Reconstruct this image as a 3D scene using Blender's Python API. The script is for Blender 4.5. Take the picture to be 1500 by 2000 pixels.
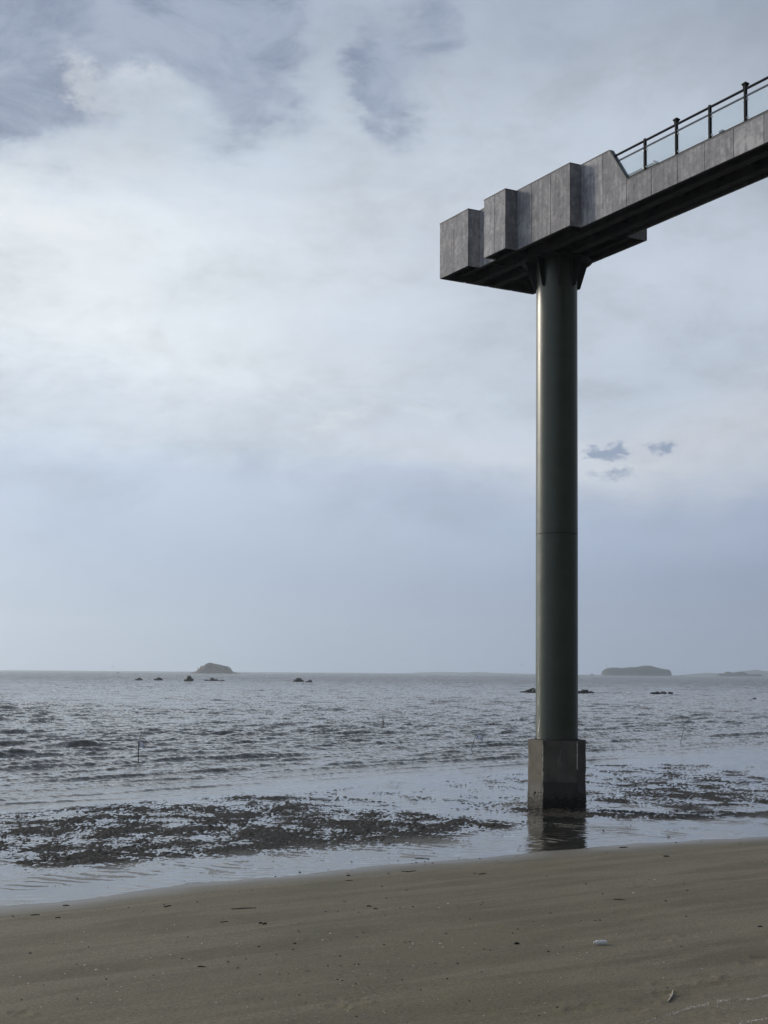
import bpy, bmesh, math, random
import numpy as np
from mathutils import Vector, Matrix, Euler

for o in list(bpy.data.objects):
    bpy.data.objects.remove(o)
scene = bpy.context.scene
COL = scene.collection
rad = math.radians
random.seed(7)
rng = np.random.default_rng(11)

# ------------------------------------------------------------------ camera
CAM_Z = 4.72
FOC = 2700.0                       # focal length in pixels of the 1500 x 2000 photograph
PITCH, ROLL = 3.5, 0.435
CX, CY = 750.0, 1147.7             # principal point
cam_d = bpy.data.cameras.new("camera")
cam_d.lens = FOC / 2000 * 36
cam_d.sensor_width = 36
cam_d.shift_y = (CY - 1000) / 2000
cam_d.clip_start = 0.1
cam_d.clip_end = 40000
cam = bpy.data.objects.new("camera", cam_d)
COL.objects.link(cam)
cam.location = (0, 0, CAM_Z)
cam.matrix_world = (Matrix.Translation((0, 0, CAM_Z)) @ Matrix.Rotation(rad(90 + PITCH), 4, 'X')
                    @ Matrix.Rotation(rad(ROLL), 4, 'Z'))
scene.camera = cam
CAM_R = cam.matrix_world.to_3x3()

def ray(x, y):
    return (CAM_R @ Vector(((x - CX) / FOC, (CY - y) / FOC, -1))).normalized()

# ------------------------------------------------------------------ view
scene.render.engine = 'CYCLES'
scene.cycles.use_denoising = True
scene.cycles.max_bounces = 8
scene.cycles.transparent_max_bounces = 16
scene.cycles.volume_bounces = 1
scene.view_settings.view_transform = 'Standard'
scene.view_settings.look = 'None'
scene.view_settings.gamma = 1
scene.view_settings.use_curve_mapping = False
scene.view_settings.exposure = 0.0

def lin(r, g, b):
    f = lambda c: (c / 255 / 12.92) if c / 255 <= 0.04045 else ((c / 255 + 0.055) / 1.055) ** 2.4
    return (f(r), f(g), f(b), 1.0)

# ------------------------------------------------------------------ node helpers
class NT:
    def __init__(self, tree):
        self.t = tree
        tree.nodes.clear()
    def n(self, kind, inputs=None, **props):
        nd = self.t.nodes.new(kind)
        for k, v in props.items():
            setattr(nd, k, v)
        for k, v in (inputs or {}).items():
            self.set(nd.inputs[k], v)
        return nd
    def set(self, sock, v):
        if isinstance(v, bpy.types.NodeSocket):
            self.t.links.new(v, sock)
        elif isinstance(v, bpy.types.Node):
            self.t.links.new(v.outputs[0], sock)
        else:
            sock.default_value = v
    def m(self, op, a, b=0.0, c=0.0, clamp=False):
        nd = self.n('ShaderNodeMath', operation=op, use_clamp=clamp)
        self.set(nd.inputs[0], a); self.set(nd.inputs[1], b); self.set(nd.inputs[2], c)
        return nd.outputs[0]
    def mixc(self, f, a, b, blend='MIX'):
        nd = self.n('ShaderNodeMix', data_type='RGBA', blend_type=blend)
        self.set(nd.inputs[0], f); self.set(nd.inputs[6], a); self.set(nd.inputs[7], b)
        return nd.outputs[2]
    def noise(self, vec, scale, detail=4.0, rough=0.55, dist=0.0, out=0):
        nd = self.n('ShaderNodeTexNoise', {'Scale': scale, 'Detail': detail, 'Roughness': rough, 'Distortion': dist})
        if vec is not None:
            self.set(nd.inputs['Vector'], vec)
        return nd.outputs[out]
    def step(self, v, lo, hi, a=0.0, b=1.0):
        nd = self.n('ShaderNodeMapRange', {'From Min': lo, 'From Max': hi, 'To Min': a, 'To Max': b},
                    interpolation_type='SMOOTHSTEP')
        self.set(nd.inputs['Value'], v)
        return nd.outputs[0]
    def ramp(self, v, stops):
        nd = self.n('ShaderNodeValToRGB')
        r = nd.color_ramp
        r.interpolation = 'EASE'
        while len(r.elements) < len(stops):
            r.elements.new(0.5)
        for e, (p, c) in zip(r.elements, stops):
            e.position = p; e.color = c
        self.set(nd.inputs[0], v)
        return nd.outputs[0]

def vscale(nt, vec, s):
    nd = nt.n('ShaderNodeMapping', {'Scale': s})
    nt.set(nd.inputs['Vector'], vec)
    return nd.outputs[0]

# ------------------------------------------------------------------ world: thin Nishita sky behind thick broken cloud
SUN_DIR = Vector((-0.76, 0.52, 0.33)).normalized()
sun_el = math.asin(SUN_DIR.z)
sun_az = math.atan2(SUN_DIR.x, SUN_DIR.y)
world = bpy.data.worlds.new("World")
scene.world = world
world.use_nodes = True
W = NT(world.node_tree)
sky = W.n('ShaderNodeTexSky', sky_type='NISHITA', sun_disc=False, sun_elevation=sun_el, sun_rotation=sun_az)
tc = W.n('ShaderNodeTexCoord')
D = tc.outputs['Generated']
sx = W.n('ShaderNodeSeparateXYZ', {'Vector': D})
x_, y_, z_ = sx.outputs
DEG = 180 / math.pi
az = W.m('MULTIPLY', W.m('ARCTAN2', x_, y_), DEG)
el = W.m('MULTIPLY', W.m('ARCSINE', z_), DEG)
# turbulence in direction space, finer vertically as clouds are near the horizon
Dn = vscale(W, D, (1.0, 1.0, 2.0))
n_big = W.noise(Dn, 3.2, 7.0, 0.58, 0.5)
n_med = W.noise(Dn, 8.5, 7.0, 0.62, 0.3)
n_fin = W.noise(Dn, 24.0, 9.0, 0.66, 0.35)
nb = W.m('SUBTRACT', n_big, 0.5); nm = W.m('SUBTRACT', n_med, 0.5); nf = W.m('SUBTRACT', n_fin, 0.5)
el_w = W.m('ADD', el, W.m('MULTIPLY', nb, 9.0))
el_w = W.m('ADD', el_w, W.m('MULTIPLY', W.m('MULTIPLY', nm, 4.0), W.step(el, 3.0, 14.0)))
t = W.m('DIVIDE', el_w, 90.0, clamp=True)
Ls = [(0, (168,185,207)), (3, (168,184,207)), (7, (182,196,216)), (10, (203,212,223)), (13.5, (223,229,234)),
      (18, (218,225,231)), (21.5, (194,204,216)), (27, (168,179,194)), (45, (160,170,186)), (90, (150,160,176))]
Rs = [(0, (150,167,195)), (3, (149,165,194)), (6, (166,180,205)), (9, (203,209,219)), (12, (190,200,214)),
      (16, (190,199,212)), (20.5, (180,189,202)), (26.5, (157,167,182)), (45, (148,158,174)), (90, (140,150,166))]
mk = lambda S: [(e / 90.0, lin(*c)) for e, c in S]
left = W.ramp(t, mk(Ls)); right = W.ramp(t, mk(Rs))
azw = W.m('ADD', az, W.m('MULTIPLY', nb, 16.0))
base = W.mixc(W.step(azw, -13.0, 13.0), left, right)
# pale veils and wisps
vs_ = W.step(el, 2.0, 12.0, .25, 1.0)
veil = W.m('ADD', 1.0, W.m('MULTIPLY', vs_, W.m('ADD', W.m('MULTIPLY', nm, 0.85), W.m('MULTIPLY', nf, 0.30))))
base = W.mixc(1.0, base, W.n('ShaderNodeCombineXYZ', {0: veil, 1: veil, 2: veil}).outputs[0], 'MULTIPLY')

def warp(scale, deg, seed, det=5.0):
    c = W.n('ShaderNodeSeparateXYZ', {'Vector': W.noise(W.n('ShaderNodeVectorMath', {0: Dn, 1: (seed, seed * .7, 1.3)}, operation='ADD').outputs[0], scale, det, .62, 0.0, 1)})
    return [W.m('MULTIPLY', W.m('SUBTRACT', q, .5), deg) for q in (c.outputs[0], c.outputs[1])]
w1 = warp(6.0, 9.0, 3.0, 8.0); w2 = warp(22.0, 3.6, 8.0, 8.0)
az_b = W.m('ADD', az, W.m('ADD', w1[0], w2[0])); el_b = W.m('ADD', el, W.m('MULTIPLY', W.m('ADD', w1[1], w2[1]), .75))
w3 = warp(70.0, 1.9, 5.0, 6.0)
az_s = W.m('ADD', az, w3[0]); el_s = W.m('ADD', el, W.m('MULTIPLY', w3[1], .5))
def blob(a0, e0, sa, se, amp=1.0, A=None, E=None):
    da = W.m('DIVIDE', W.m('SUBTRACT', A or az_b, a0), sa); de = W.m('DIVIDE', W.m('SUBTRACT', E or el_b, e0), se)
    r2 = W.m('ADD', W.m('MULTIPLY', da, da), W.m('MULTIPLY', de, de))
    return W.m('MULTIPLY', W.m('EXPONENT', W.m('MULTIPLY', r2, -1.0)), amp)
def px(x, y):
    d = ray(x, y)
    return math.degrees(math.atan2(d.x, d.y)), math.degrees(math.asin(d.z))
def addall(xs):
    s = xs[0]
    for q in xs[1:]:
        s = W.m('ADD', s, q)
    return s
# dark ragged clouds (directions of the clouds in the sky)
dk = [(20, 40, 4.2, 3.4, 1.2), (60, 170, 2.6, 1.6, .6), (330, 10, 4.6, 2.0, 1.0), (290, 80, 2.6, 1.7, .55), (420, 50, 2.2, 1.6, .7), (500, 70, 2.2, 2.6, 1.05), (395, 190, 1.5, 2.0, .75), (60, 200, 1.8, 1.6, .3),
      (740, 110, 1.15, 1.6, .95), (800, 205, 1.3, 1.5, .85), (835, 40, 1.1, 1.5, .8), (765, 170, .9, 1.0, .5), (1085, 110, 2.2, 1.4, .38),
      (1500, 0, 6, 1.5, .3)]
dark = addall([blob(*px(a, b), s1, s2, k) for a, b, s1, s2, k in dk])
# the same broken cloud overhead and to the sides, outside the picture
dark = W.m('ADD', dark, W.m('MULTIPLY', W.step(el, 24.0, 34.0), 0.45))
fr = W.m('ADD', W.m('MULTIPLY', nm, 2.3), W.m('ADD', W.m('MULTIPLY', nb, 0.8), W.m('MULTIPLY', nf, 1.8)))
dmask = W.step(W.m('ADD', dark, W.m('MULTIPLY', fr, 0.38)), -0.06, 1.02)
n_in = W.noise(Dn, 13.0, 8.0, 0.62, 0.6)
dcol = W.mixc(W.step(n_in, .34, .66), lin(118, 130, 153), lin(156, 167, 186))
base = W.mixc(W.m('MULTIPLY', dmask, 0.95), base, dcol)
# pale bright breaks
lt = [(165, 150, .7, 1.5, .45), (250, 215, 2.5, .8, .5), (60, 560, 6, 2.4, .5), (60, 420, 6, 1.4, .55), (650, 830, 3.5, .7, .55), (900, 820, 2.5, .6, .35), (280, 800, 3.0, .5, .35), (1290, 885, 3.2, .8, .45)]
light = addall([blob(*px(a, b), s1, s2, k) for a, b, s1, s2, k in lt])
lmask = W.step(W.m('ADD', light, W.m('MULTIPLY', fr, 0.35)), 0.2, 1.0)
base = W.mixc(W.m('MULTIPLY', lmask, 0.75), base, lin(228, 231, 232))
# small low scud
sd = [(1165, 888, .65, .28, 1.0), (1205, 878, .55, .32, 1.1), (1205, 925, .9, .32, .95), (1300, 876, .5, .26, 1.0), (1262, 868, .35, .12, .5)]
scud = addall([blob(*px(a, b), s1, s2, k, az_s, el_s) for a, b, s1, s2, k in sd])
n_sc = W.m('SUBTRACT', W.noise(vscale(W, D, (1, 1, 1.7)), 60.0, 5.0, 0.65, 0.4), 0.5)
smask = W.step(W.m('ADD', scud, W.m('MULTIPLY', n_sc, 1.5)), 0.22, 1.05)
base = W.mixc(W.m('MULTIPLY', smask, 0.95), base, lin(140, 155, 180))
# overcast falls off away from the hidden sun
dot = W.n('ShaderNodeVectorMath', {0: D, 1: tuple(SUN_DIR)}, operation='DOT_PRODUCT').outputs['Value']
fall = W.step(dot, -0.75, 0.62, 0.16, 1.0)
cl = W.n('ShaderNodeVectorMath', {0: base}, operation='SCALE'); W.set(cl.inputs['Scale'], W.m('MULTIPLY', fall, 11.2))
mixed = W.mixc(0.96, sky.outputs[0], cl.outputs[0])
bg = W.n('ShaderNodeBackground', {'Color': mixed, 'Strength': 0.1})
W.n('ShaderNodeOutputWorld', {'Surface': bg.outputs[0]})

sun_d = bpy.data.lights.new("sun", 'SUN')
sun_d.energy = 2.7
sun_d.angle = rad(12)
sun_d.color = (1.0, 0.90, 0.76)
sun = bpy.data.objects.new("sun", sun_d)
sun.rotation_euler = SUN_DIR.to_track_quat('Z', 'Y').to_euler()
sun.location = (-60, 40, 60)
COL.objects.link(sun)

# ------------------------------------------------------------------ materials
def new_mat(name):
    m = bpy.data.materials.new(name)
    m.use_nodes = True
    nt = NT(m.node_tree)
    return m, nt
def finish(nt, shader, vol=None):
    o = nt.n('ShaderNodeOutputMaterial')
    if shader is not None:
        nt.set(o.inputs['Surface'], shader)
    if vol is not None:
        nt.set(o.inputs['Volume'], vol)
def bump(nt, h, strength, dist, normal=None):
    b = nt.n('ShaderNodeBump', {'Strength': strength, 'Distance': dist, 'Height': h})
    if normal is not None:
        nt.set(b.inputs['Normal'], normal)
    return b.outputs[0]
def simple(name, c1, c2=None, rough=0.5, metal=0.0, scale=4.0, bmp=0.0, spec=0.5, detail=5.0):
    m, nt = new_mat(name)
    co = nt.n('ShaderNodeTexCoord').outputs['Object']
    n = nt.noise(co, scale, detail, 0.6)
    c2 = c2 or tuple(v * 0.75 for v in c1[:3]) + (1,)
    p = nt.n('ShaderNodeBsdfPrincipled', {'Base Color': nt.mixc(nt.step(n, .3, .7), c1, c2), 'Roughness': rough,
                                         'Metallic': metal, 'Specular IOR Level': spec})
    if bmp:
        nt.set(p.inputs['Normal'], bump(nt, nt.noise(co, scale * 6, 6, .6), 1.0, bmp))
    finish(nt, p.outputs[0])
    return m

# stained grey panels
def panel_mat():
    m, nt = new_mat("concrete_panel")
    g = nt.n('ShaderNodeNewGeometry').outputs['Position']
    a = nt.noise(g, 1.6, 7, .65, .4); b = nt.noise(g, 7, 8, .7, .2); s = nt.noise(vscale(nt, g, (5, 5, .5)), 1.5, 5, .6)
    oi = nt.n('ShaderNodeObjectInfo').outputs['Random']
    v = nt.m('ADD', nt.m('MULTIPLY', a, .6), nt.m('ADD', nt.m('MULTIPLY', b, .45), nt.m('MULTIPLY', nt.m('SUBTRACT', s, .22), .42)))
    col = nt.ramp(v, [(.44, (.125, .128, .15, 1)), (.60, (.245, .248, .275, 1)), (.76, (.40, .40, .42, 1))])
    k = nt.m('ADD', .80, nt.m('MULTIPLY', oi, .32))
    col = nt.mixc(1.0, col, nt.n('ShaderNodeCombineXYZ', {0: k, 1: k, 2: k}).outputs[0], 'MULTIPLY')
    p = nt.n('ShaderNodeBsdfPrincipled', {'Base Color': col, 'Roughness': .78, 'Specular IOR Level': .3,
                                         'Normal': bump(nt, b, .5, .006)})
    finish(nt, p.outputs[0])
    return m
M_PANEL = panel_mat()
M_STEEL = simple("dark_steel", (.018, .020, .022, 1), (.03, .032, .035, 1), .6, .0, 3, .002, .3)
M_SOFFIT = simple("soffit_paint", (.035, .037, .042, 1), (.065, .067, .072, 1), .8, 0, 2, .002, .2)
M_RAIL = simple("black_rail_paint", (.008, .012, .018, 1), (.014, .018, .025, 1), .7, 0, 8, 0, .1)
M_RAIL2 = simple("grey_blue_rail", (.10, .13, .18, 1), (.13, .16, .21, 1), .4, .3, 6)
M_BRACK = simple("bracket_metal", (.25, .27, .3, 1), None, .3, .9, 9)
M_EDGE = simple("coping_grey", (.10, .105, .115, 1), (.16, .165, .17, 1), .7, 0, 6, .003)

def column_mat():
    m, nt = new_mat("green_column_paint")
    g = nt.n('ShaderNodeTexCoord').outputs['Object']
    a = nt.noise(g, .9, 6, .6, .6); st = nt.noise(vscale(nt, g, (4, 4, .15)), 1.2, 6, .6); f = nt.noise(g, 30, 4, .6)
    col = nt.mixc(nt.step(a, .3, .75), (.026, .039, .022, 1), (.042, .056, .034, 1))
    col = nt.mixc(nt.step(st, .5, .8, 0, .5), col, (.026, .030, .026, 1))
    zc = nt.n('ShaderNodeSeparateXYZ', {'Vector': g}).outputs[2]
    rs_ = nt.step(nt.noise(vscale(nt, g, (9, 9, .25)), 1.0, 5, .6), .60, .72)
    near_seam = nt.m('ADD', nt.m('MULTIPLY', nt.step(zc, 8.3, 9.7), nt.step(zc, 9.71, 9.73, 1, 0)), nt.m('MULTIPLY', nt.step(zc, 2.3, 3.1, 1, 0), .8))
    near_seam = nt.m('ADD', near_seam, nt.m('MULTIPLY', nt.step(zc, 15.5, 18.6), .6))
    col = nt.mixc(nt.m('MULTIPLY', nt.m('MULTIPLY', rs_, near_seam), .55), col, (.085, .055, .032, 1))
    patch = nt.step(nt.noise(g, 1.35, 2, .5, 1.2), .68, .70, 0, .28)
    col = nt.mixc(patch, col, (.062, .07, .058, 1))
    p = nt.n('ShaderNodeBsdfPrincipled', {'Base Color': col, 'Roughness': nt.step(a, .3, .7, .30, .38),
                                         'Specular IOR Level': .7, 'Normal': bump(nt, f, .35, .003)})
    finish(nt, p.outputs[0])
    return m
M_COL = column_mat()

def footing_mat():
    m, nt = new_mat("weathered_concrete")
    g = nt.n('ShaderNodeTexCoord').outputs['Object']
    s = nt.n('ShaderNodeSeparateXYZ', {'Vector': g})
    z = s.outputs[2]
    a = nt.noise(g, 1.3, 8, .65, .5); b = nt.noise(g, 9, 8, .7); st = nt.noise(vscale(nt, g, (7, 7, .6)), 1.0, 6, .65)
    col = nt.mixc(nt.step(a, .3, .7), (.085, .080, .068, 1), (.135, .125, .105, 1))
    col = nt.mixc(nt.step(st, .48, .75, 0, .55), col, (.07, .066, .058, 1))
    rust = nt.step(nt.noise(vscale(nt, g, (5, 5, 1.2)), 1.4, 3, .5), .62, .75, 0, .6)
    col = nt.mixc(rust, col, (.20, .13, .08, 1))
    drip = nt.step(nt.noise(vscale(nt, g, (13, 13, .35)), 1.3, 3, .55), .69, .74, 0, .45)
    col = nt.mixc(drip, col, (.38, .38, .35, 1))
    zz = nt.m('ADD', z, nt.m('MULTIPLY', nt.m('SUBTRACT', a, .5), .12))
    wet = nt.step(zz, .88, .95, 1, 0)                    # high-tide line
    col = nt.mixc(nt.m('MULTIPLY', wet, .8), col, (.032, .032, .034, 1))
    zz2 = nt.m('ADD', z, nt.m('MULTIPLY', nt.m('SUBTRACT', b, .5), .7))
    alg = nt.step(zz2, .28, .46, 1, 0)
    col = nt.mixc(alg, col, (.010, .011, .010, 1))
    h = nt.m('ADD', nt.m('MULTIPLY', b, .5), nt.m('MULTIPLY', alg, nt.noise(g, 26, 5, .7)))
    p = nt.n('ShaderNodeBsdfPrincipled', {'Base Color': col, 'Roughness': nt.m('SUBTRACT', .85, nt.m('MULTIPLY', wet, .3)),
                                         'Specular IOR Level': .3, 'Normal': bump(nt, h, .8, .03)})
    finish(nt, p.outputs[0])
    return m
M_FOOT = footing_mat()
M_LIME = simple("lime_deposit", (.42, .42, .39, 1), (.25, .25, .23, 1), .8, 0, 14, .004)

def glass_mat():
    m, nt = new_mat("railing_glass")
    tr = nt.n('ShaderNodeBsdfTransparent', {'Color': (.985, .995, 1.0, 1)})
    gl = nt.n('ShaderNodeBsdfGlossy', {'Color': (.9, .97, 1, 1), 'Roughness': .03})
    fr = nt.n('ShaderNodeFresnel', {'IOR': 1.5})
    df = nt.n('ShaderNodeBsdfTranslucent', {'Color': (.75, .85, .92, 1)})
    mx = nt.n('ShaderNodeMixShader', {0: nt.m('MULTIPLY', fr.outputs[0], .3), 1: tr.outputs[0], 2: gl.outputs[0]})
    dd = nt.n('ShaderNodeBsdfDiffuse', {'Color': (.72, .82, .88, 1)})
    d2 = nt.n('ShaderNodeMixShader', {0: .5, 1: df.outputs[0], 2: dd.outputs[0]})
    mx2 = nt.n('ShaderNodeMixShader', {0: .13, 1: mx.outputs[0], 2: d2.outputs[0]})
    finish(nt, mx2.outputs[0])
    return m
M_GLASS = glass_mat()

def ground_mat():
    m, nt = new_mat("wet_sand_and_mud")
    g = nt.n('ShaderNodeNewGeometry').outputs['Position']
    mud = nt.n('ShaderNodeAttribute', attribute_name='mud').outputs['Fac']
    wet = nt.n('ShaderNodeAttribute', attribute_name='wet').outputs['Fac']
    a = nt.noise(g, .35, 6, .6, .5); b = nt.noise(g, 2.2, 8, .7, .3); f = nt.noise(g, 60, 5, .75); q = nt.noise(g, 14, 6, .7)
    v = nt.n('ShaderNodeTexVoronoi', {'Vector': g, 'Scale': 9.0})
    sp = nt.step(v.outputs['Distance'], .02, .10, 1, 0)
    sp = nt.m('MULTIPLY', sp, nt.step(nt.noise(g, .8, 2, .5), .5, .65))
    sand = nt.mixc(nt.step(a, .3, .7), (.117, .102, .059, 1), (.152, .134, .079, 1))
    sand = nt.mixc(nt.step(b, .35, .75, 0, .4), sand, (.105, .092, .064, 1))
    band = nt.noise(vscale(nt, nt.n('ShaderNodeMapping', {'Vector': g, 'Rotation': (0, 0, rad(-35))}).outputs[0], (.12, .9, 1)), 1.0, 5, .6, .4)
    sand = nt.mixc(nt.step(band, .42, .62, 0, .7), sand, (.195, .169, .117, 1))
    g2 = nt.noise(g, 24, 4, .7)
    sand = nt.mixc(.75, sand, nt.ramp(g2, [(.34, (.52, .52, .52, 1)), (.5, (1, 1, 1, 1)), (.68, (1.55, 1.5, 1.42, 1))]), 'MULTIPLY')
    grain = nt.ramp(f, [(.3, (.62, .62, .62, 1)), (.52, (1, 1, 1, 1)), (.75, (1.5, 1.45, 1.38, 1))])
    sand = nt.mixc(.6, sand, grain, 'MULTIPLY')
    sand = nt.mixc(nt.m('MULTIPLY', sp, .6), sand, (.03, .028, .025, 1))
    sand = nt.mixc(nt.m('MULTIPLY', wet, .45), sand, (.085, .075, .058, 1))
    mudc = nt.mixc(nt.step(q, .35, .7), (.022, .020, .018, 1), (.085, .075, .062, 1))
    col = nt.mixc(mud, sand, mudc)
    rough = nt.m('SUBTRACT', .68, nt.m('ADD', nt.m('MULTIPLY', wet, .33), nt.m('MULTIPLY', mud, -.22)))
    spec = nt.m('SUBTRACT', nt.m('ADD', .22, nt.m('MULTIPLY', wet, .35)), nt.m('MULTIPLY', mud, .53))
    h = nt.m('ADD', nt.m('MULTIPLY', f, .25), nt.m('ADD', nt.m('MULTIPLY', q, nt.m('ADD', .35, nt.m('MULTIPLY', mud, 1.5))), nt.m('MULTIPLY', b, 1.0)))
    p = nt.n('ShaderNodeBsdfPrincipled', {'Base Color': col, 'Roughness': rough, 'Specular IOR Level': spec,
                                         'Normal': bump(nt, h, .7, .02)})
    finish(nt, p.outputs[0])
    return m
M_GROUND = ground_mat()

def water_mat():
    m, nt = new_mat("turbid_sea_water")
    g = nt.n('ShaderNodeNewGeometry').outputs['Position']
    depth = nt.n('ShaderNodeAttribute', attribute_name='depth').outputs['Fac']
    chop = nt.n('ShaderNodeAttribute', attribute_name='chop').outputs['Fac']
    foam = nt.n('ShaderNodeAttribute', attribute_name='foam').outputs['Fac']
    alpha = nt.m('SUBTRACT', 1.0, nt.m('EXPONENT', nt.m('MULTIPLY', depth, -11.0)))
    fars = nt.n('ShaderNodeAttribute', attribute_name='fars').outputs['Fac']
    # slope noise added straight to the normal, so that it does not fade with distance
    c1 = nt.noise(vscale(nt, g, (1, .6, 1)), .55, 4, .6, .3, 1); c2 = nt.noise(g, 3.1, 4, .62, 0, 1); c3 = nt.noise(vscale(nt, g, (.8, 2.6, 1)), 2.6, 5, .62, .7, 1)
    def cen(c, k):
        a = nt.n('ShaderNodeVectorMath', {0: c, 1: (.5, .5, .5)}, operation='SUBTRACT').outputs[0]
        b = nt.n('ShaderNodeVectorMath', {0: a, 1: (1, 1, 0)}, operation='MULTIPLY').outputs[0]
        q = nt.n('ShaderNodeVectorMath', {0: b}, operation='SCALE'); nt.set(q.inputs['Scale'], k)
        return q.outputs[0]
    grp = nt.m('ADD', .55, nt.step(nt.noise(vscale(nt, g, (1, .35, 1)), .09, 5, .6, .4), .35, .68, 0, 1.0))
    k1 = nt.m('MULTIPLY', nt.m('MULTIPLY', fars, grp), 3.4)
    k2 = nt.m('MULTIPLY', chop, nt.m('ADD', 1.15, nt.m('MULTIPLY', fars, .9)))
    k3 = nt.m('MULTIPLY', nt.m('SUBTRACT', 1.15, chop), nt.step(nt.noise(vscale(nt, g, (.5, .3, 1)), 1.0, 5, .65, .5), .38, .66, .12, .75))
    N0 = nt.n('ShaderNodeNewGeometry').outputs['Normal']
    add = lambda a, b: nt.n('ShaderNodeVectorMath', {0: a, 1: b}, operation='ADD').outputs[0]
    nrm = nt.n('ShaderNodeVectorMath', {0: add(add(add(N0, cen(c1, k1)), cen(c2, k2)), cen(c3, k3))}, operation='NORMALIZE').outputs[0]
    body = nt.mixc(nt.step(nt.noise(g, .03, 4, .6), .35, .65), (.064, .058, .044, 1), (.088, .079, .061, 1))
    dif = nt.n('ShaderNodeBsdfDiffuse', {'Color': body, 'Normal': nrm})
    tr = nt.n('ShaderNodeBsdfTransparent', {'Color': (.93, .93, .90, 1)})
    lower = nt.n('ShaderNodeMixShader', {0: alpha, 1: tr.outputs[0], 2: dif.outputs[0]})
    gl = nt.n('ShaderNodeBsdfGlossy', {'Color': (1, 1, 1, 1), 'Roughness': nt.m('ADD', .03, nt.m('MULTIPLY', chop, .09)), 'Normal': nrm})
    fr = nt.n('ShaderNodeFresnel', {'IOR': nt.m('SUBTRACT', 1.55, nt.m('MULTIPLY', chop, .22)), 'Normal': nrm})
    s = nt.n('ShaderNodeMixShader', {0: fr.outputs[0], 1: lower.outputs[0], 2: gl.outputs[0]})
    fo = nt.n('ShaderNodeBsdfDiffuse', {'Color': (.72, .73, .74, 1)})
    fm = nt.m('MULTIPLY', foam, nt.step(nt.noise(g, 2.5, 6, .7), .42, .58))
    s2 = nt.n('ShaderNodeMixShader', {0: fm, 1: s.outputs[0], 2: fo.outputs[0]})
    finish(nt, s2.outputs[0])
    return m
M_WATER = water_mat()
M_ROCK = simple("black_wet_rock", (.010, .011, .012, 1), (.03, .03, .03, 1), .6, 0, 1.5, .05, .4)
M_PEB = simple("dark_pebble", (.02, .018, .016, 1), (.05, .045, .04, 1), .6, 0, 40)
M_SHELL = simple("pale_shell", (.74, .71, .64, 1), (.52, .48, .42, 1), .6, 0, 30)
M_TWIG = simple("black_twig", (.022, .017, .013, 1), (.045, .035, .027, 1), .8, 0, 20)
M_DRIFT = simple("bleached_driftwood", (.50, .45, .36, 1), (.34, .30, .24, 1), .7, 0, 20, .002)
M_POLE = simple("stake_pole", (.02, .02, .022, 1), None, .6, 0, 5)
M_FLAG = simple("pale_flag_cloth", (.80, .83, .93, 1), (.62, .66, .80, 1), .8, 0, 6)
M_BIRD = simple("gull_plumage", (.10, .10, .11, 1), (.22, .22, .23, 1), .8, 0, 10)
M_FOAM = simple("surf_foam", (.78, .79, .8, 1), (.6, .61, .63, 1), .9, 0, .2)

def island_mat(name, rock, green, zlo, zhi, sc):
    m, nt = new_mat(name)
    g = nt.n('ShaderNodeTexCoord').outputs['Object']
    z = nt.n('ShaderNodeSeparateXYZ', {'Vector': g}).outputs[2]
    a = nt.noise(g, sc, 7, .65, .5); b = nt.noise(g, sc * 5, 6, .7)
    f = nt.step(nt.m('ADD', z, nt.m('MULTIPLY', nt.m('SUBTRACT', a, .5), (zhi - zlo) * 3)), zlo, zhi)
    c = nt.mixc(f, rock, green)
    c = nt.mixc(nt.step(b, .4, .7, 0, .5), c, tuple(v * .5 for v in green[:3]) + (1,))
    p = nt.n('ShaderNodeBsdfPrincipled', {'Base Color': c, 'Roughness': .9, 'Specular IOR Level': .2,
                                         'Normal': bump(nt, b, 1, 2.0)})
    finish(nt, p.outputs[0])
    return m
M_ISL1 = island_mat("scrub_and_rock", (.24, .20, .17, 1), (.055, .06, .05, 1), 5, 22, .035)
M_ISL2 = island_mat("wooded_island", (.16, .15, .13, 1), (.05, .065, .04, 1), 4, 10, .05)
M_HILL = simple("far_hill", (.08, .09, .07, 1), None, .9, 0, .01)

# ------------------------------------------------------------------ object helpers
def props(o, label=None, cat=None, group=None, kind=None):
    if label: o['label'] = label
    if cat: o['category'] = cat
    if group: o['group'] = group
    if kind: o['kind'] = kind
    return o
def link(name, me, mat, parent=None, loc=None, rot=None):
    if mat is not None and not me.materials:
        me.materials.append(mat)
    o = bpy.data.objects.new(name, me)
    COL.objects.link(o)
    if parent is not None: o.parent = parent
    if loc is not None: o.location = loc
    if rot is not None: o.rotation_euler = rot
    return o
def empty(name, loc, rz=0.0):
    o = bpy.data.objects.new(name, None)
    o.empty_display_size = .5
    COL.objects.link(o)
    o.location = loc; o.rotation_euler = (0, 0, rz)
    return o
def bm_mesh(bm, name, smooth=False):
    me = bpy.data.meshes.new(name)
    bmesh.ops.recalc_face_normals(bm, faces=bm.faces)
    bm.to_mesh(me); bm.free()
    if smooth:
        for p in me.polygons: p.use_smooth = True
        me.set_sharp_from_angle(angle=rad(35))
    return me
def add_prism(bm, poly, z0, z1, bev=0.0):
    """poly: list of (x, y); vertical prism"""
    lo = [bm.verts.new((x, y, z0)) for x, y in poly]
    hi = [bm.verts.new((x, y, z1)) for x, y in poly]
    n = len(poly)
    fs = [bm.faces.new(lo[::-1]), bm.faces.new(hi)]
    for i in range(n):
        fs.append(bm.faces.new((lo[i], lo[(i + 1) % n], hi[(i + 1) % n], hi[i])))
    return fs
def add_box(bm, x0, x1, y0, y1, z0, z1):
    return add_prism(bm, [(x0, y0), (x1, y0), (x1, y1), (x0, y1)], z0, z1)
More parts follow.
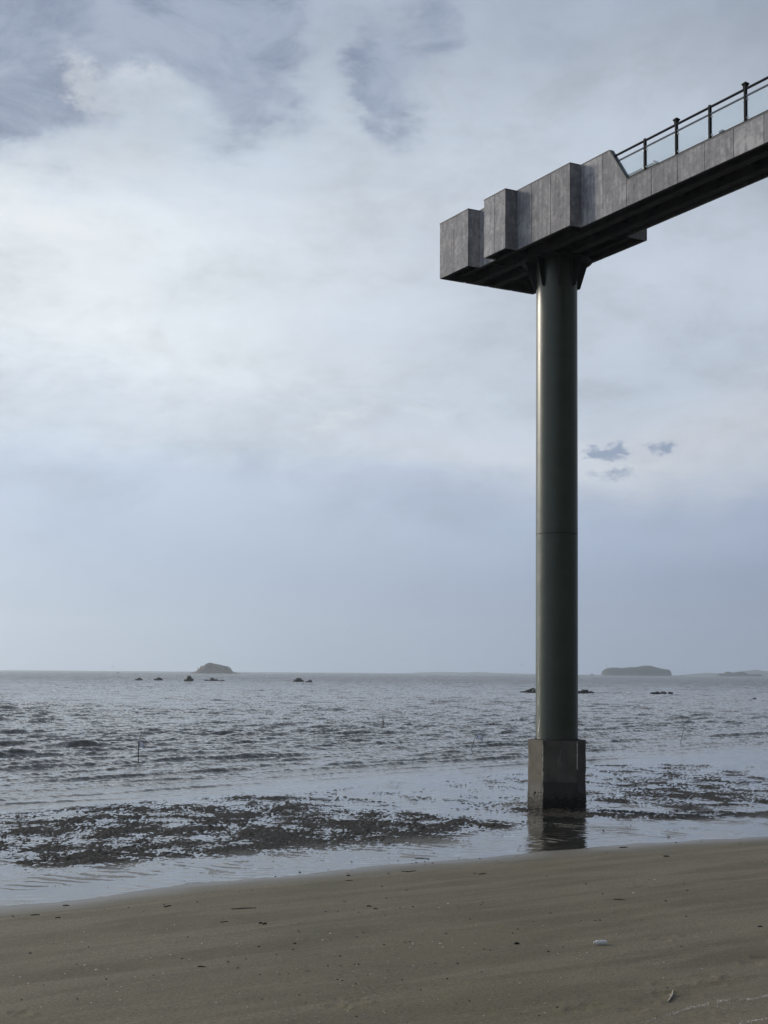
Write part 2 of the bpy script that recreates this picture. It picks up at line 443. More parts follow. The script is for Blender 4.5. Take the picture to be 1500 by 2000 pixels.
def add_extr(bm, pts, axis_vec):
    """pts: 3D polygon, extruded by axis_vec"""
    a = [bm.verts.new(p) for p in pts]
    b = [bm.verts.new(Vector(p) + Vector(axis_vec)) for p in pts]
    n = len(pts)
    bm.faces.new(a[::-1]); bm.faces.new(b)
    for i in range(n):
        bm.faces.new((a[i], a[(i + 1) % n], b[(i + 1) % n], b[i]))
def add_tube(bm, p0, p1, r0, r1=None, seg=12, cap=True):
    p0, p1 = Vector(p0), Vector(p1)
    r1 = r0 if r1 is None else r1
    q = (p1 - p0).to_track_quat('Z', 'Y')
    ra, rb = [], []
    for i in range(seg):
        a = 2 * math.pi * i / seg
        v = Vector((math.cos(a), math.sin(a), 0))
        ra.append(bm.verts.new(p0 + q @ (v * r0))); rb.append(bm.verts.new(p1 + q @ (v * r1)))
    for i in range(seg):
        bm.faces.new((ra[i], ra[(i + 1) % seg], rb[(i + 1) % seg], rb[i]))
    if cap:
        bm.faces.new(ra[::-1]); bm.faces.new(rb)
def lathe(bm, prof, seg=32, loc=(0, 0, 0)):
    rings = []
    for r, z in prof:
        rings.append([bm.verts.new((loc[0] + r * math.cos(2 * math.pi * i / seg), loc[1] + r * math.sin(2 * math.pi * i / seg), loc[2] + z)) for i in range(seg)])
    for a, b in zip(rings, rings[1:]):
        for i in range(seg):
            bm.faces.new((a[i], a[(i + 1) % seg], b[(i + 1) % seg], b[i]))
    bm.faces.new(rings[0][::-1]); bm.faces.new(rings[-1])
def bevel(bm, w, seg=1, edges=None):
    bmesh.ops.bevel(bm, geom=list(edges or bm.edges), offset=w, segments=seg, affect='EDGES', clamp_overlap=True)

# ------------------------------------------------------------------ numpy noise
_P = rng.permutation(4096)
_G = rng.uniform(0, 2 * math.pi, 4096)
def pnoise(x, y, seed=0):
    xi = np.floor(x).astype(np.int64); yi = np.floor(y).astype(np.int64)
    xf = x - xi; yf = y - yi
    def g(ix, iy, dx, dy):
        h = _P[(_P[(ix + seed * 131) & 4095] + iy) & 4095]
        a = _G[h]
        return np.cos(a) * dx + np.sin(a) * dy
    u = xf * xf * xf * (xf * (xf * 6 - 15) + 10); v = yf * yf * yf * (yf * (yf * 6 - 15) + 10)
    n00 = g(xi, yi, xf, yf); n10 = g(xi + 1, yi, xf - 1, yf)
    n01 = g(xi, yi + 1, xf, yf - 1); n11 = g(xi + 1, yi + 1, xf - 1, yf - 1)
    a = n00 + u * (n10 - n00); b = n01 + u * (n11 - n01)
    return (a + v * (b - a)) * 1.5
def fbm(x, y, octs=4, seed=0, gain=.5):
    s = 0; a = 1.0; t = 0
    for i in range(octs):
        s = s + a * pnoise(x * 2 ** i, y * 2 ** i, seed + i); t += a; a *= gain
    return s / t
def sstep(v, lo, hi):
    t = np.clip((v - lo) / (hi - lo), 0, 1)
    return t * t * (3 - 2 * t)

# ------------------------------------------------------------------ shore
SH_X = np.array([-60, -30, -7.9, -4.95, -2.55, 0.0, 3.35, 7.05, 11.4, 30, 60], float)
def _shore_y():
    ys = {}
    for x, y in [(0, 1770), (250, 1745), (500, 1712), (750, 1690), (1000, 1668), (1250, 1647), (1500, 1632)]:
        d = ray(x, y)
        k = -CAM_Z / d.z
        ys[d.x * k] = d.y * k
    xs = sorted(ys)
    X = [-80, -30] + xs + [35, 80]
    Y = [-22, ys[xs[0]] - (xs[0] + 30) * .70] + [ys[v] for v in xs] + [ys[xs[-1]] + 14, ys[xs[-1]] + 34]
    return np.array(X), np.array(Y)
SX, SY = _shore_y()
def shore(x):
    return np.interp(x, SX, SY)
def smooth_shore(x):
    return sum(shore(x + k) for k in (-2, -1, 0, 1, 2)) / 5
def on_plane(x, y, z=0.0):
    d = ray(x, y)
    k = (z - CAM_Z) / d.z
    return d.x * k, d.y * k
# banks of bare mud on the tidal flat: centre (world), half sizes, weight
BANKS = []
for (a, b, sx_, sy_, w_) in [(150, 1662, 2.4, 2.2, .75), (350, 1655, 2.4, 2.2, .7), (560, 1645, 2.2, 2.2, .75), (740, 1640, 2.0, 1.6, .6), (60, 1615, 2.6, 5.5, .9), (250, 1600, 2.6, 6.5, 1.1), (450, 1600, 2.6, 7.5, 1.15), (640, 1605, 2.4, 5.5, 1.15),
                             (800, 1612, 2.2, 3.6, 1.2), (930, 1610, 1.5, 2.0, .7), (120, 1690, 2.0, 2.2, .35),
                             (880, 1565, 2.2, 2.0, .65), (600, 1560, 3.0, 2.0, .5),
                             (1230, 1500, 5, 6, .5), (1400, 1560, 3.5, 3.5, .6), (1200, 1562, 2.6, 2.4, .55), (1250, 1540, 4.5, 7.0, .55), (1420, 1530, 4.5, 9.0, .60), (1000, 1520, 3.0, 4.0, .45),
                             (1120, 1588, 1.7, 1.6, 1.25), (1240, 1592, 2.2, 1.4, 1.0), (1360, 1592, 2.5, 1.3, .9), (1480, 1590, 2.5, 1.3, .8),
                             (1060, 1583, 1.4, 1.2, 1.0)]:
    X0, Y0 = on_plane(a, b)
    BANKS.append((X0, Y0, sx_, sy_, w_))
def sea_edge(x):
    return np.clip(20 + (x + 14) * .34, 17, 34)
FEET = []
for _k, (a, b, r_) in enumerate([(1235, 1988, .5), (1262, 1972, .3), (1300, 1935, .2), (1302, 1952, .6), (1345, 1960, .5), (1378, 1918, .2), (1392, 1934, .1), (1425, 1922, 0), (1468, 1890, .2), (1488, 1878, .3),
                                 (1130, 1985, .4), (1160, 1976, .2), (40, 1975, .2), (700, 1960, .1), (660, 1972, .2), (1345, 1830, .1), (1290, 1838, .1)]):
    X0, Y0 = on_plane(a, b, .4)
    FEET.append((X0, Y0, r_ - .6))
def ground(x, y):
    """height, mud, wet for world positions"""
    x = np.asarray(x, float); y = np.asarray(y, float)
    d = (y - smooth_shore(x)) * .83 + .25 * pnoise(x * .25, y * .25, 3) + .1 * pnoise(x * .9, y * .9, 4)
    beach = np.where(d < 0, -d * .026 + .10 * (1 - np.exp(np.minimum(d, 0) / 3.0)), 0)
    beach = np.minimum(beach, 2.6)
    bank = np.zeros_like(x)
    for X0, Y0, a, b, w in BANKS:
        bank = bank + w * np.exp(-(((x - X0) / a) ** 2 + ((y - Y0) / b) ** 2))
    bank = np.clip(bank, 0, 1.3)
    near = sstep(d, -1.0, 2.0)
    clump = fbm(x * 6.4 + .9 * pnoise(x * 1.1, y * 1.1, 8), y * 3.6, 5, 20, .85)
    fleck = sstep(fbm(x * 7.5, y * 3.2, 3, 48, .7), .09, .34) * sstep(fbm(x * .7, y * .45, 3, 52), -.12, .25) * sstep(d, 3.5, 6) * (1 - sstep(d - sea_edge(x), -6, -1))
    patch = fbm(x * .5, y * .45, 3, 40)
    rip = np.sin((x * .45 + y * 1.0) * 2 * math.pi / .55 + 4.5 * pnoise(x * .5, y * .5, 9) + 2.0 * pnoise(x * 1.6, y * 1.6, 10)) * (.6 + .8 * pnoise(x * 1.3, y * .9, 14))
    band = np.exp(-((d - 3.2) / 3.0) ** 2)
    flat = -.015 + bank * .0135 + band * .006 + .026 * patch + .030 * fleck + .028 * np.minimum(bank, 1) * fbm(x * 1.2, y * .8, 3, 44) + (.006 + .062 * np.minimum(bank, 1)) * clump + .010 * rip * (.12 + band) * (.4 + 1.6 * np.clip(pnoise(x * .35 + 7, y * .35, 12) + .3, 0, 1))
    flat = flat - .004 * np.clip(d, 0, 30) / 30
    off = np.clip(d - sea_edge(x), 0, None)
    flat = flat - np.minimum(off * .03, 3.0) - .03 * sstep(d - sea_edge(x), -3, 3)
    z = beach + np.where(d > -1, flat * near, 0)
    # gentle relief of the beach
    z = z + (1 - near) * (.012 * fbm(x * .6, y * .6, 3, 60) + .004 * fbm(x * 4, y * 4, 3, 61))
    for X0, Y0, th in FEET:
        c_, s_ = math.cos(th), math.sin(th)
        m_ = (np.abs(x - X0) < .8) & (np.abs(y - Y0) < .8)
        if m_.any():
            a_ = ((x[m_] - X0) * c_ + (y[m_] - Y0) * s_) / .15; b_ = (-(x[m_] - X0) * s_ + (y[m_] - Y0) * c_) / .075
            q_ = a_ ** 2 + b_ ** 2
            z[m_] += -.016 * np.exp(-q_ * q_ * .6) + .011 * np.exp(-((np.sqrt(q_) - 1.45) / .35) ** 2)
    mud = near * np.maximum(sstep(bank + .5 * patch, .35, .75), fleck) * sstep(d, 2.0, 5.0)
    wet = sstep(d, -2.2, -.15)
    return z, np.clip(mud, 0, 1), wet
def gz(x, y):
    return float(ground(np.array([x]), np.array([y]))[0][0])
def at(x, y):
    """the point on the ground seen at photograph position (x, y)"""
    z = 0.0
    for _ in range(6):
        X, Y = on_plane(x, y, z)
        z = gz(X, Y)
    return Vector((X, Y, z))

def polar_grid(radii, angs):
    R, A = np.meshgrid(radii, angs, indexing='ij')
    return R * np.sin(A), R * np.cos(A), R
def grid_mesh(name, X, Y, Z, attrs=None, close=False):
    nr, na = X.shape
    co = np.stack([X.ravel(), Y.ravel(), Z.ravel()], 1).astype(np.float32)
    i, j = np.meshgrid(np.arange(nr - 1), np.arange(na - 1), indexing='ij')
    a = (i * na + j).ravel()
    q = np.stack([a, a + 1, a + na + 1, a + na], 1)
    me = bpy.data.meshes.new(name)
    me.vertices.add(len(co)); me.vertices.foreach_set('co', co.ravel())
    me.loops.add(q.size); me.loops.foreach_set('vertex_index', q.ravel().astype(np.int32))
    me.polygons.add(len(q)); me.polygons.foreach_set('loop_start', (np.arange(len(q)) * 4).astype(np.int32))
    me.polygons.foreach_set('use_smooth', np.ones(len(q), bool))
    me.update(calc_edges=True)
    for k, v in (attrs or {}).items():
        at_ = me.attributes.new(k, 'FLOAT', 'POINT')
        at_.data.foreach_set('value', v.ravel().astype(np.float32))
    return me
def radii_seq(r0, r1, f):
    out = [r0]
    while out[-1] < r1:
        out.append(out[-1] + f(out[-1]))
    return out

fine = np.arange(-.335, .3351, .00092)
side = np.array([.36, .40, .46, .55, .7, .9, 1.15, 1.4, 1.6, 1.9, 2.3, 2.7, math.pi])
angs = np.concatenate([-side[::-1], fine, side])
rr = radii_seq(.5, 14, lambda r: 1.2)
rr = rr[:-1] + radii_seq(14.2, 26, lambda r: .10) [:-1] + radii_seq(26, 75, lambda r: .0019 * r)[:-1] + radii_seq(76, 260, lambda r: .04 * r) + [600, 1500, 4000, 8990]
X, Y, R = polar_grid(np.array(rr), angs)
Z, mud, wet = ground(X, Y)
Z = np.where(R > 250, -4.0, Z)
g_o = link('ground', grid_mesh('ground', X, Y, Z, {'mud': mud, 'wet': wet}), M_GROUND)
props(g_o, 'brown wet sand beach with pebbles running down to a muddy tidal flat', 'beach', kind='structure')

# ------------------------------------------------------------------ sea
def sea():
    fine = np.arange(-.335, .3351, .00105)
    side = np.array([.36, .40, .46, .55, .7, .9, 1.15, 1.4, 1.7])
    angs = np.concatenate([-side[::-1], fine, side])
    rs = radii_seq(18, 40, lambda r: .5)[:-1] + radii_seq(40, 1100, lambda r: max(.15, .0029 * r))[:-1] + radii_seq(1100, 8985, lambda r: .03 * r)
    rs[-1] = 8985
    rs = np.array(rs)
    X, Y, R = polar_grid(rs, angs)
    d = (Y - smooth_shore(X)) * .83
    gz_, _, _ = ground(X, Y)
    spac = np.gradient(rs)[:, None] * np.ones_like(X)
    H = np.zeros_like(X); DX = np.zeros_like(X); DY = np.zeros_like(X)
    lens = np.geomspace(1.1, 20, 72)
    r2 = np.random.default_rng(5)
    grp = .65 + .9 * np.clip(fbm(X / 34, Y / 60, 3, 90) + .35, 0, 1)          # wave groups
    dd = d - sea_edge(X)
    off = sstep(dd, 2, 42)
    calm = sstep(dd, -1, 9)
    for L in lens:
        L = L * r2.uniform(.93, 1.07)
        th = math.radians(-62) + r2.normal(0, .5)                # travelling towards the beach
        k = 2 * math.pi / L
        amp = .0060 * L ** .62
        if L > 5: amp *= (5 / L) ** 1.3
        ph = r2.uniform(0, 2 * math.pi)
        vis = np.clip(L / (2.6 * spac) - .8, 0, 1)
        a = amp * vis * (off if L > 4.2 else (.30 * calm + .70 * off))
        arg = k * (math.cos(th) * X + math.sin(th) * Y) + ph
        H += a * np.cos(arg) * grp
        DX -= a * math.cos(th) * np.sin(arg) * .9 * grp; DY -= a * math.sin(th) * np.sin(arg) * .9 * grp
    # short-crested steep wavelets: thin dark fronts on paler backs
    for q_, L in enumerate(np.geomspace(1.25, 8.0, 20)):
        th = math.radians(-68) + r2.normal(0, .30)
        ct, st_ = math.cos(th), math.sin(th)
        al = ct * X + st_ * Y; cr = -st_ * X + ct * Y
        wp = 1.3 * fbm(cr / (L * 1.6) + 31 * q_, al / (L * 2.5), 2, 100 + q_)
        ph = 2 * math.pi * al / L + 2.6 * wp
        pm = sstep(fbm(cr / (L * 1.5) + 17 * q_, al / (L * .7), 2, 130 + q_), -.10, .30)
        vis = np.clip(L / (3.2 * spac) - .6, 0, 1)
        sh = np.exp(4.2 * (np.cos(ph) - 1))
        a = (.027 if L < 3.0 else .020) * L ** .72 * vis * ((.42 if L < 3.5 else .15) * calm + (.58 if L < 3.5 else .85) * off) * pm * grp
        H += a * sh
        DX += -a * ct * np.sin(ph) * sh * -.9; DY += -a * st_ * np.sin(ph) * sh * -.9
    # long low swell lines running in over the shallows, parallel to the beach
    q = X * -.69 + Y * .72 + 1.8 * fbm(X / 22, Y / 22, 3, 70)
    shal = sstep(dd, -4, 2) * (1 - sstep(dd, 40, 110))
    for L, a in ((4.9, .058), (3.1, .052), (6.3, .052), (2.1, .036), (3.9, .048)):
        ph = 2 * math.pi * q / L
        patchy = np.clip(.5 + 2.1 * fbm((X * .72 + Y * .69) / 13 + L, q / 3.5 + 3 * L, 2, 75), 0, 1.4)
        H += shal * patchy * a * (np.exp(7.0 * (np.cos(ph) - 1)) * 1.8 - .2)
    Z = np.maximum(H, np.where(dd > 0, gz_ + .012, -9))
    far = sstep(R, 1000, 1500)
    X2 = X + DX * (1 - far); Y2 = Y + DY * (1 - far)
    depth = np.clip(Z - gz_, 0, 4) + sstep(dd, -2, 6) * .14
    chop = .02 + .98 * sstep(dd, -6, 8)
    foam = sstep(H / (.02 + .30 * grp), 1.05, 1.45) * off * (R > 90) * sstep(fbm(X / 3, Y / 5, 2, 95), .18, .35)
    return grid_mesh('sea', X2, Y2, Z, {'depth': depth, 'chop': chop, 'foam': foam, 'fars': sstep(R, 90, 900) * off})
s_o = link('sea', sea(), M_WATER)
props(s_o, 'choppy grey sea thinning to a shallow film over the mud flat', 'sea', kind='structure')

# ------------------------------------------------------------------ haze
def haze():
    m, nt = new_mat("sea_haze")
    v = nt.n('ShaderNodeVolumePrincipled', {'Color': (.82, .91, 1.0, 1), 'Density': 1.35e-4, 'Anisotropy': .6})
    finish(nt, None, v.outputs[0])
    bm = bmesh.new()
    add_box(bm, -9100, 9100, -9100, 9100, -5.2, 330)
    o = link('haze', bm_mesh(bm, 'haze'), m)
    props(o, 'thin pale sea haze lying over the water and islands', 'haze', kind='stuff')
haze()

# ------------------------------------------------------------------ islands and far hills
def profile_mass(name, mat, xs_px, ys_px, dist, depth_ratio, rough_amp, base_px, seed, nx=90, ny=26, tree=0.0):
    """a heightfield island whose skyline follows (xs, ys) seen from the beach"""
    xc = (xs_px[0] + xs_px[-1]) / 2
    wx = []
    for x in xs_px:
        dd = ray(x, base_px); wx.append(dd.x / dd.y * dist)
    hz = [max(0.0, (base_px - y)) / FOC * dist for y in ys_px]
    x0, x1 = wx[0], wx[-1]
    half = (x1 - x0) / 2
    U, V = np.meshgrid(np.linspace(0, 1, nx), np.linspace(-1, 1, ny), indexing='ij')
    Xl = (U * 2 - 1) * half
    hx = np.interp(Xl + (x0 + x1) / 2, wx, hz)
    ends = np.sqrt(np.clip(1 - (U * 2 - 1) ** 2, 0, 1)) * .8 + .2
    Yl = V * half * depth_ratio * ends
    dome = np.clip(1 - np.abs(V) ** 2.6, 0, 1) ** .6
    Z = hx * dome * (1 + rough_amp * fbm(Xl / (half * .12), Yl / (half * .12), 4, seed))
    if tree:
        Z = Z + tree * np.abs(fbm(Xl / 5.0, Yl / 5.0, 2, seed + 5)) * dome * (hx > tree)
    Z = np.where(np.abs(V) > .999, -1.5, Z)
    me = grid_mesh(name, Xl, Yl, Z)
    o = link(name, me, mat, loc=((x0 + x1) / 2, dist, -.2))
    o['kind'] = 'structure'
    return o
i1 = profile_mass('rocky_island', M_ISL1, [371, 378, 385, 391, 393, 396, 402, 406, 412, 418, 430, 445, 450, 453, 458, 466, 472],
                  [1307.3, 1306, 1303, 1296.5, 1293.5, 1294, 1290, 1288, 1287.8, 1289, 1291.5, 1294.5, 1298, 1303, 1305.5, 1307, 1308], 2600, .55, .10, 1308.2, 5)
props(i1, 'bare rocky dome-shaped island on the horizon left of the photo', 'island', kind='structure')
i2 = profile_mass('wooded_island', M_ISL2, [1175, 1177, 1183, 1190, 1205, 1213, 1228, 1240, 1255, 1262, 1272, 1283, 1292, 1305, 1309, 1311],
                  [1314, 1307, 1303, 1301, 1300.5, 1301.5, 1300, 1299.5, 1297, 1296, 1296.5, 1300, 1302, 1303.5, 1306, 1314], 4300, .5, .05, 1315.2, 9, tree=4.0)
props(i2, 'long low wooded island with steep ends right of the pier column', 'island', kind='structure')
i3 = profile_mass('low_island', M_ISL2, [1388, 1402, 1404, 1410, 1413, 1418, 1426, 1430, 1440, 1450, 1458, 1461, 1466, 1472, 1478, 1486, 1487, 1497, 1510],
                  [1316.5, 1315, 1312, 1312, 1314, 1309, 1309, 1313, 1309.5, 1309, 1311.5, 1314, 1313, 1313.5, 1312.5, 1313, 1316, 1315.8, 1316], 4600, .3, .05, 1316.8, 13, tree=4.0)
props(i3, 'low flat island with separate dark clumps of trees, far right', 'island', kind='structure')
for k, (xs, ys, dist, b, lab) in enumerate([
    ([1335, 1355, 1385, 1410, 1440, 1465, 1480, 1495, 1520, 1560, 1600], [1316, 1314, 1311.5, 1313, 1309, 1306.5, 1305, 1308, 1305.5, 1309, 1316], 8600, 1317, 'faint blue hills low on the horizon at the far right'),
    ([795, 815, 840, 870, 905, 935, 960, 1000, 1040, 1062], [1313, 1311.5, 1310.8, 1310, 1311, 1309.8, 1311, 1311.8, 1312.3, 1313], 8700, 1313, 'very faint strip of land on the horizon left of the pier column')]):
    h = profile_mass('hills', M_HILL, xs, ys, dist, .08, .05, b, 20 + k, nx=60, ny=9)
    props(h, lab, 'hills', kind='structure')
for xs, ys, dist, b, lab in [
    ([226, 228, 230, 233, 237], [1308, 1306.0, 1306.2, 1307.2, 1308.2], 2200, 1308.3, 'tiny dark islet on the horizon left of the domed island'),
    ([265.5, 267, 268.5], [1308.3, 1306.6, 1308.3], 2300, 1308.6, 'tiny round islet on the horizon between the left islet and the domed island'),
    ([1152, 1155, 1158, 1161], [1314.5, 1311.3, 1312, 1314.5], 3800, 1314.8, 'tiny islet on the horizon just left of the wooded island'),
    ([1326, 1330, 1333, 1336], [1316, 1314, 1314, 1316], 3800, 1316.2, 'tiny islet on the horizon just right of the wooded island')]:
    props(profile_mass('islet', M_ISL2, xs, ys, dist, .6, .2, b, 31, nx=14, ny=7), lab, 'islet', kind='structure')
# surf along the left island
bm = bmesh.new()
r3 = random.Random(3)
for x, w, h in [(371, 5, .8), (374, 3, .5), (384, 10, .3), (396, 8, .3), (412, 8, .3), (424, 9, .8), (432, 6, 1.4), (436, 5, 1.8), (444, 8, .6), (455, 10, .35), (465, 6, .3)]:
    dd = ray(x, 1308); cx = dd.x / dd.y * 2520
    ww = w * 2520 / FOC / 2; hh = h * 2520 / FOC
    pts = [(cx - ww, 0)] + [(cx - ww + 2 * ww * i / 8, hh * (.4 + .6 * r3.random()) * math.sin(math.pi * i / 8) + .1) for i in range(1, 8)] + [(cx + ww, 0)]
    add_extr(bm, [(p[0], 2515, p[1] - .1) for p in pts], (0, 8, 0))
sf = link('surf', bm_mesh(bm, 'surf'), M_FOAM)
props(sf, 'white surf breaking along the foot of the domed rocky island', 'surf', kind='stuff')

# ------------------------------------------------------------------ rocks in the sea
def rock_mesh(w, h, dpt, seed, n=3):
    bm = bmesh.new()
    bmesh.ops.create_icosphere(bm, subdivisions=n, radius=1)
    r = random.Random(seed)
    from mathutils import noise
    offv = Vector((r.uniform(0, 50), r.uniform(0, 50), r.uniform(0, 50)))
    for v in bm.verts:
        k = 1 + .45 * noise.noise(v.co * 1.7 + offv) + .25 * noise.noise(v.co * 4 + offv)
        v.co = Vector((v.co.x * w / 2 * k, v.co.y * dpt / 2 * k, v.co.z * h * k))
    return bm_mesh(bm, 'rock')
ROCKS = [  # lumps of each outcrop: (x, base y, width px, height px)
    ([(267, 1328.5, 8, 2.2), (272.5, 1328.5, 8, 4.0)], 'small low black rock, leftmost of the row of rocks in the sea'),
    ([(306, 1328.8, 10, 3), (311, 1328.8, 10, 5)], 'small pointed black rock, second from the left in the row of sea rocks'),
    ([(364, 1330.3, 9, 4.5), (370, 1330.5, 12, 8.5), (374, 1330.4, 8, 4)], 'largest jagged black rock in the sea, below the domed island'),
    ([(404, 1330, 8, 2.2), (415, 1330.0, 8, 5.5), (421, 1330.4, 11, 3), (431, 1330.5, 12, 2.0)], 'low black reef with a long flat tail, right of the largest sea rock'),
    ([(579, 1331.6, 9, 5), (584, 1332, 11, 7.5), (588, 1332.2, 7, 4)], 'lone rounded black rock in the sea near the middle of the photo'),
    ([(601, 1332.6, 9, 2.2), (606, 1332.5, 7, 4)], 'small dark rock just right of the lone rounded rock'),
    ([(1023, 1353.5, 12, 3.4), (1032, 1353.5, 14, 5.5), (1042, 1353.3, 16, 7.5), (1054, 1353.3, 16, 6), (1068, 1353.5, 14, 4)], 'black reef showing behind the left edge of the pier column'),
    ([(1127, 1354.6, 16, 4), (1143, 1354.8, 16, 6.8), (1156, 1355, 14, 3.6), (1168, 1355.2, 16, 2)], 'black reef tapering away to the right of the pier column'),
    ([(1274, 1356.6, 10, 4), (1284, 1357, 14, 4.2), (1296, 1357.2, 14, 4.6), (1308, 1357, 10, 4.8)], 'flat-topped black reef in the sea below the wooded island'),
    ([(1471, 1366, 8, 1.8), (1475, 1366, 6, 2.4)], 'tiny dark rock at the far right of the sea')]
for i, (lumps, lab) in enumerate(ROCKS):
    x0, y0 = on_plane(lumps[0][0], lumps[0][1])
    pts = []
    bm = bmesh.new()
    cxp = sum(l[0] for l in lumps) / len(lumps)
    cX, cY = on_plane(cxp, lumps[0][1])
    for j, (x, yb, w, h) in enumerate(lumps):
        X1, Y1 = on_plane(x, yb); Y1 = cY + random.uniform(-.5, .5)
        X1 = (x - cxp) / FOC * cY
        s = cY / FOC
        me = rock_mesh(w * s * 1.25, h * s * 1.12 + .14, w * s * 1.2, i * 10 + j)
        me.transform(Matrix.Translation((X1, Y1 - cY, -.15)))
        bm.from_mesh(me)
    o = link('sea_rock', bm_mesh(bm, 'sea_rock'), M_ROCK, loc=(cX, cY, 0))
    props(o, lab, 'rock', 'black rocks standing out of the sea')

# ------------------------------------------------------------------ stakes with flags
def stake(xb, yb, xt, yt, lab, flag, thick=.022):
    bX, bY = on_plane(xb, yb)
    base = Vector((bX, bY, 0))
    s = bY / FOC
    top = Vector(((xt - xb) * s, 0.0, (yb - yt) * s))
    e = empty('marker_stake', base)
    props(e, lab, 'stake', 'stakes standing in the shallows')
    bm = bmesh.new()
    add_tube(bm, top.normalized() * -.7, top * .55, thick, thick * .8, 8)
    add_tube(bm, top * .55, top, thick * .8, thick * .55, 8)
    link('pole', bm_mesh(bm, 'pole'), M_POLE, e)
    if flag:
        n = 9
        w, h = flag[0] * 1.3, flag[1] * 1.3
        U, V = np.meshgrid(np.linspace(0, 1, n), np.linspace(0, 1, 6), indexing='ij')
        Xf = top.x + U * w * .9; Yf = .12 * np.sin(U * 6 + V) * w
        Zf = top.z * .97 - V * h * (1 - .25 * U) - U * U * h * .55
        fo = link('flag', grid_mesh('flag', Xf, Yf, Zf), M_FLAG, e)
        md = fo.modifiers.new('thickness', 'SOLIDIFY'); md.thickness = .004
stake(270, 1491, 270, 1448, 'upright dark stake with a drooping pale flag, left side of the shallows', (.26, .22), .03)
stake(749, 1421.5, 747.5, 1397.5, 'short bare black stake in the middle of the sea', None, .05)
stake(919.5, 1466.5, 930, 1433, 'thin stake with a pale flag leaning right, left of the pier column', (.34, .26), .024)
stake(1328.5, 1452.5, 1336.5, 1419, 'thin leaning stake in the shallows right of the pier column', (.12, .16), .024)

# ------------------------------------------------------------------ gulls
def gull(x, y, dist, span, roll, lab, head=0.0, up=.35):
    d = ray(x, y)
    p = Vector((0, 0, CAM_Z)) + d * (dist / d.y)
    bm = bmesh.new()
    s = span
    # body
    prof = [(-.20, .004), (-.16, .03), (-.06, .055), (.06, .05), (.13, .035), (.17, .032), (.20, .018), (.235, .004)]
    rings = []
    for yy, r in prof:
        rings.append([bm.verts.new((r * math.cos(a) * s, yy * s, r * math.sin(a) * s)) for a in [k * math.pi / 4 for k in range(8)]])
    for a, b in zip(rings, rings[1:]):
        for i in range(8):
            bm.faces.new((a[i], a[(i + 1) % 8], b[(i + 1) % 8], b[i]))
    bm.faces.new(rings[0][::-1]); bm.faces.new(rings[-1])
    body = bm_mesh(bm, 'body', True)
    o = empty('flying_gull', p)
    o.rotation_euler = (0, roll, head)
    props(o, lab, 'bird', 'gulls flying low over the sea')
    link('body', body, M_BIRD, o)
    for sd_ in (-1, 1):
        bm = bmesh.new()
        ctl = [(0.03, .07, -.05, 0), (.22, .12, -.02, up * .22), (.34, .09, .0, up * .26), (.5, -.02, -.04, up * .30)]
        lo = []; hi = []
        for cx, f, b, z in ctl:
            lo.append([bm.verts.new((sd_ * cx * s, f * s, z * s)), bm.verts.new((sd_ * cx * s, b * s - .02 * s, z * s))])
            hi.append([bm.verts.new((sd_ * cx * s, f * s, z * s + .012 * s)), bm.verts.new((sd_ * cx * s, b * s - .02 * s, z * s + .006 * s))])
        for i in range(3):
            bm.faces.new((lo[i][0], lo[i + 1][0], lo[i + 1][1], lo[i][1]))
            bm.faces.new((hi[i][0], hi[i][1], hi[i + 1][1], hi[i + 1][0]))
            bm.faces.new((lo[i][0], hi[i][0], hi[i + 1][0], lo[i + 1][0]))
            bm.faces.new((lo[i][1], lo[i + 1][1], hi[i + 1][1], hi[i][1]))
        bm.faces.new((lo[3][0], hi[3][0], hi[3][1], lo[3][1]))
        bm.faces.new((lo[0][0], lo[0][1], hi[0][1], hi[0][0]))
        link('wing', bm_mesh(bm, 'wing'), M_BIRD, o)
gull(386, 1309, 330, 1.3, .75, 'dark gull banking steeply in front of the domed island', .6, 1.2)
gull(221, 1303.5, 330, 1.1, -.6, 'gull with one wing raised just above the horizon at the left', .4, 1.0)
gull(320, 1298.3, 420, .9, .2, 'small gull in the sky left of the domed island', .3)
gull(537, 1294, 520, .9, -.1, 'faint gull in the sky right of the domed island', 1.0)
gull(1018, 1300, 380, .9, 1.3, 'small gull seen edge-on just left of the pier column', .2, 1.0)
gull(1184.5, 1300.5, 380, .8, 1.2, 'small gull above the left end of the wooded island', .2, 1.0)
gull(793, 1290, 480, .9, .1, 'faint gull in the sky between the domed island and the pier', .5)

# ------------------------------------------------------------------ elevated walkway
U0 = Vector((.482, -.876)); V0 = Vector((.876, .482))
H0 = 15.0
uc, vc = -2.702 * H0, 1.96 * H0
CXW, CYW = 6.22, 49.67              # axis of the column
WX = CXW + .59 * U0.x - .43 * V0.x; WY = CYW + .59 * U0.y - .43 * V0.y
RZ = math.atan2(-.876, .482)
ZB = CAM_Z + H0                     # underside of the cladding
HT, HP = 2.12, .855                 # wall height, parapet height over the underside
XEND = 21.5
walk = empty('elevated_walkway', (WX, WY, ZB), RZ)
props(walk, 'grey panelled skywalk deck with stepped end walls resting on the tall green column', 'walkway')

def wpart(name, bm, mat, label=None):
    o = link(name, bm_mesh(bm, name), mat, walk)
    if label: o['label'] = label
    return o
TP = .035                           # panel thickness
GAP = .009
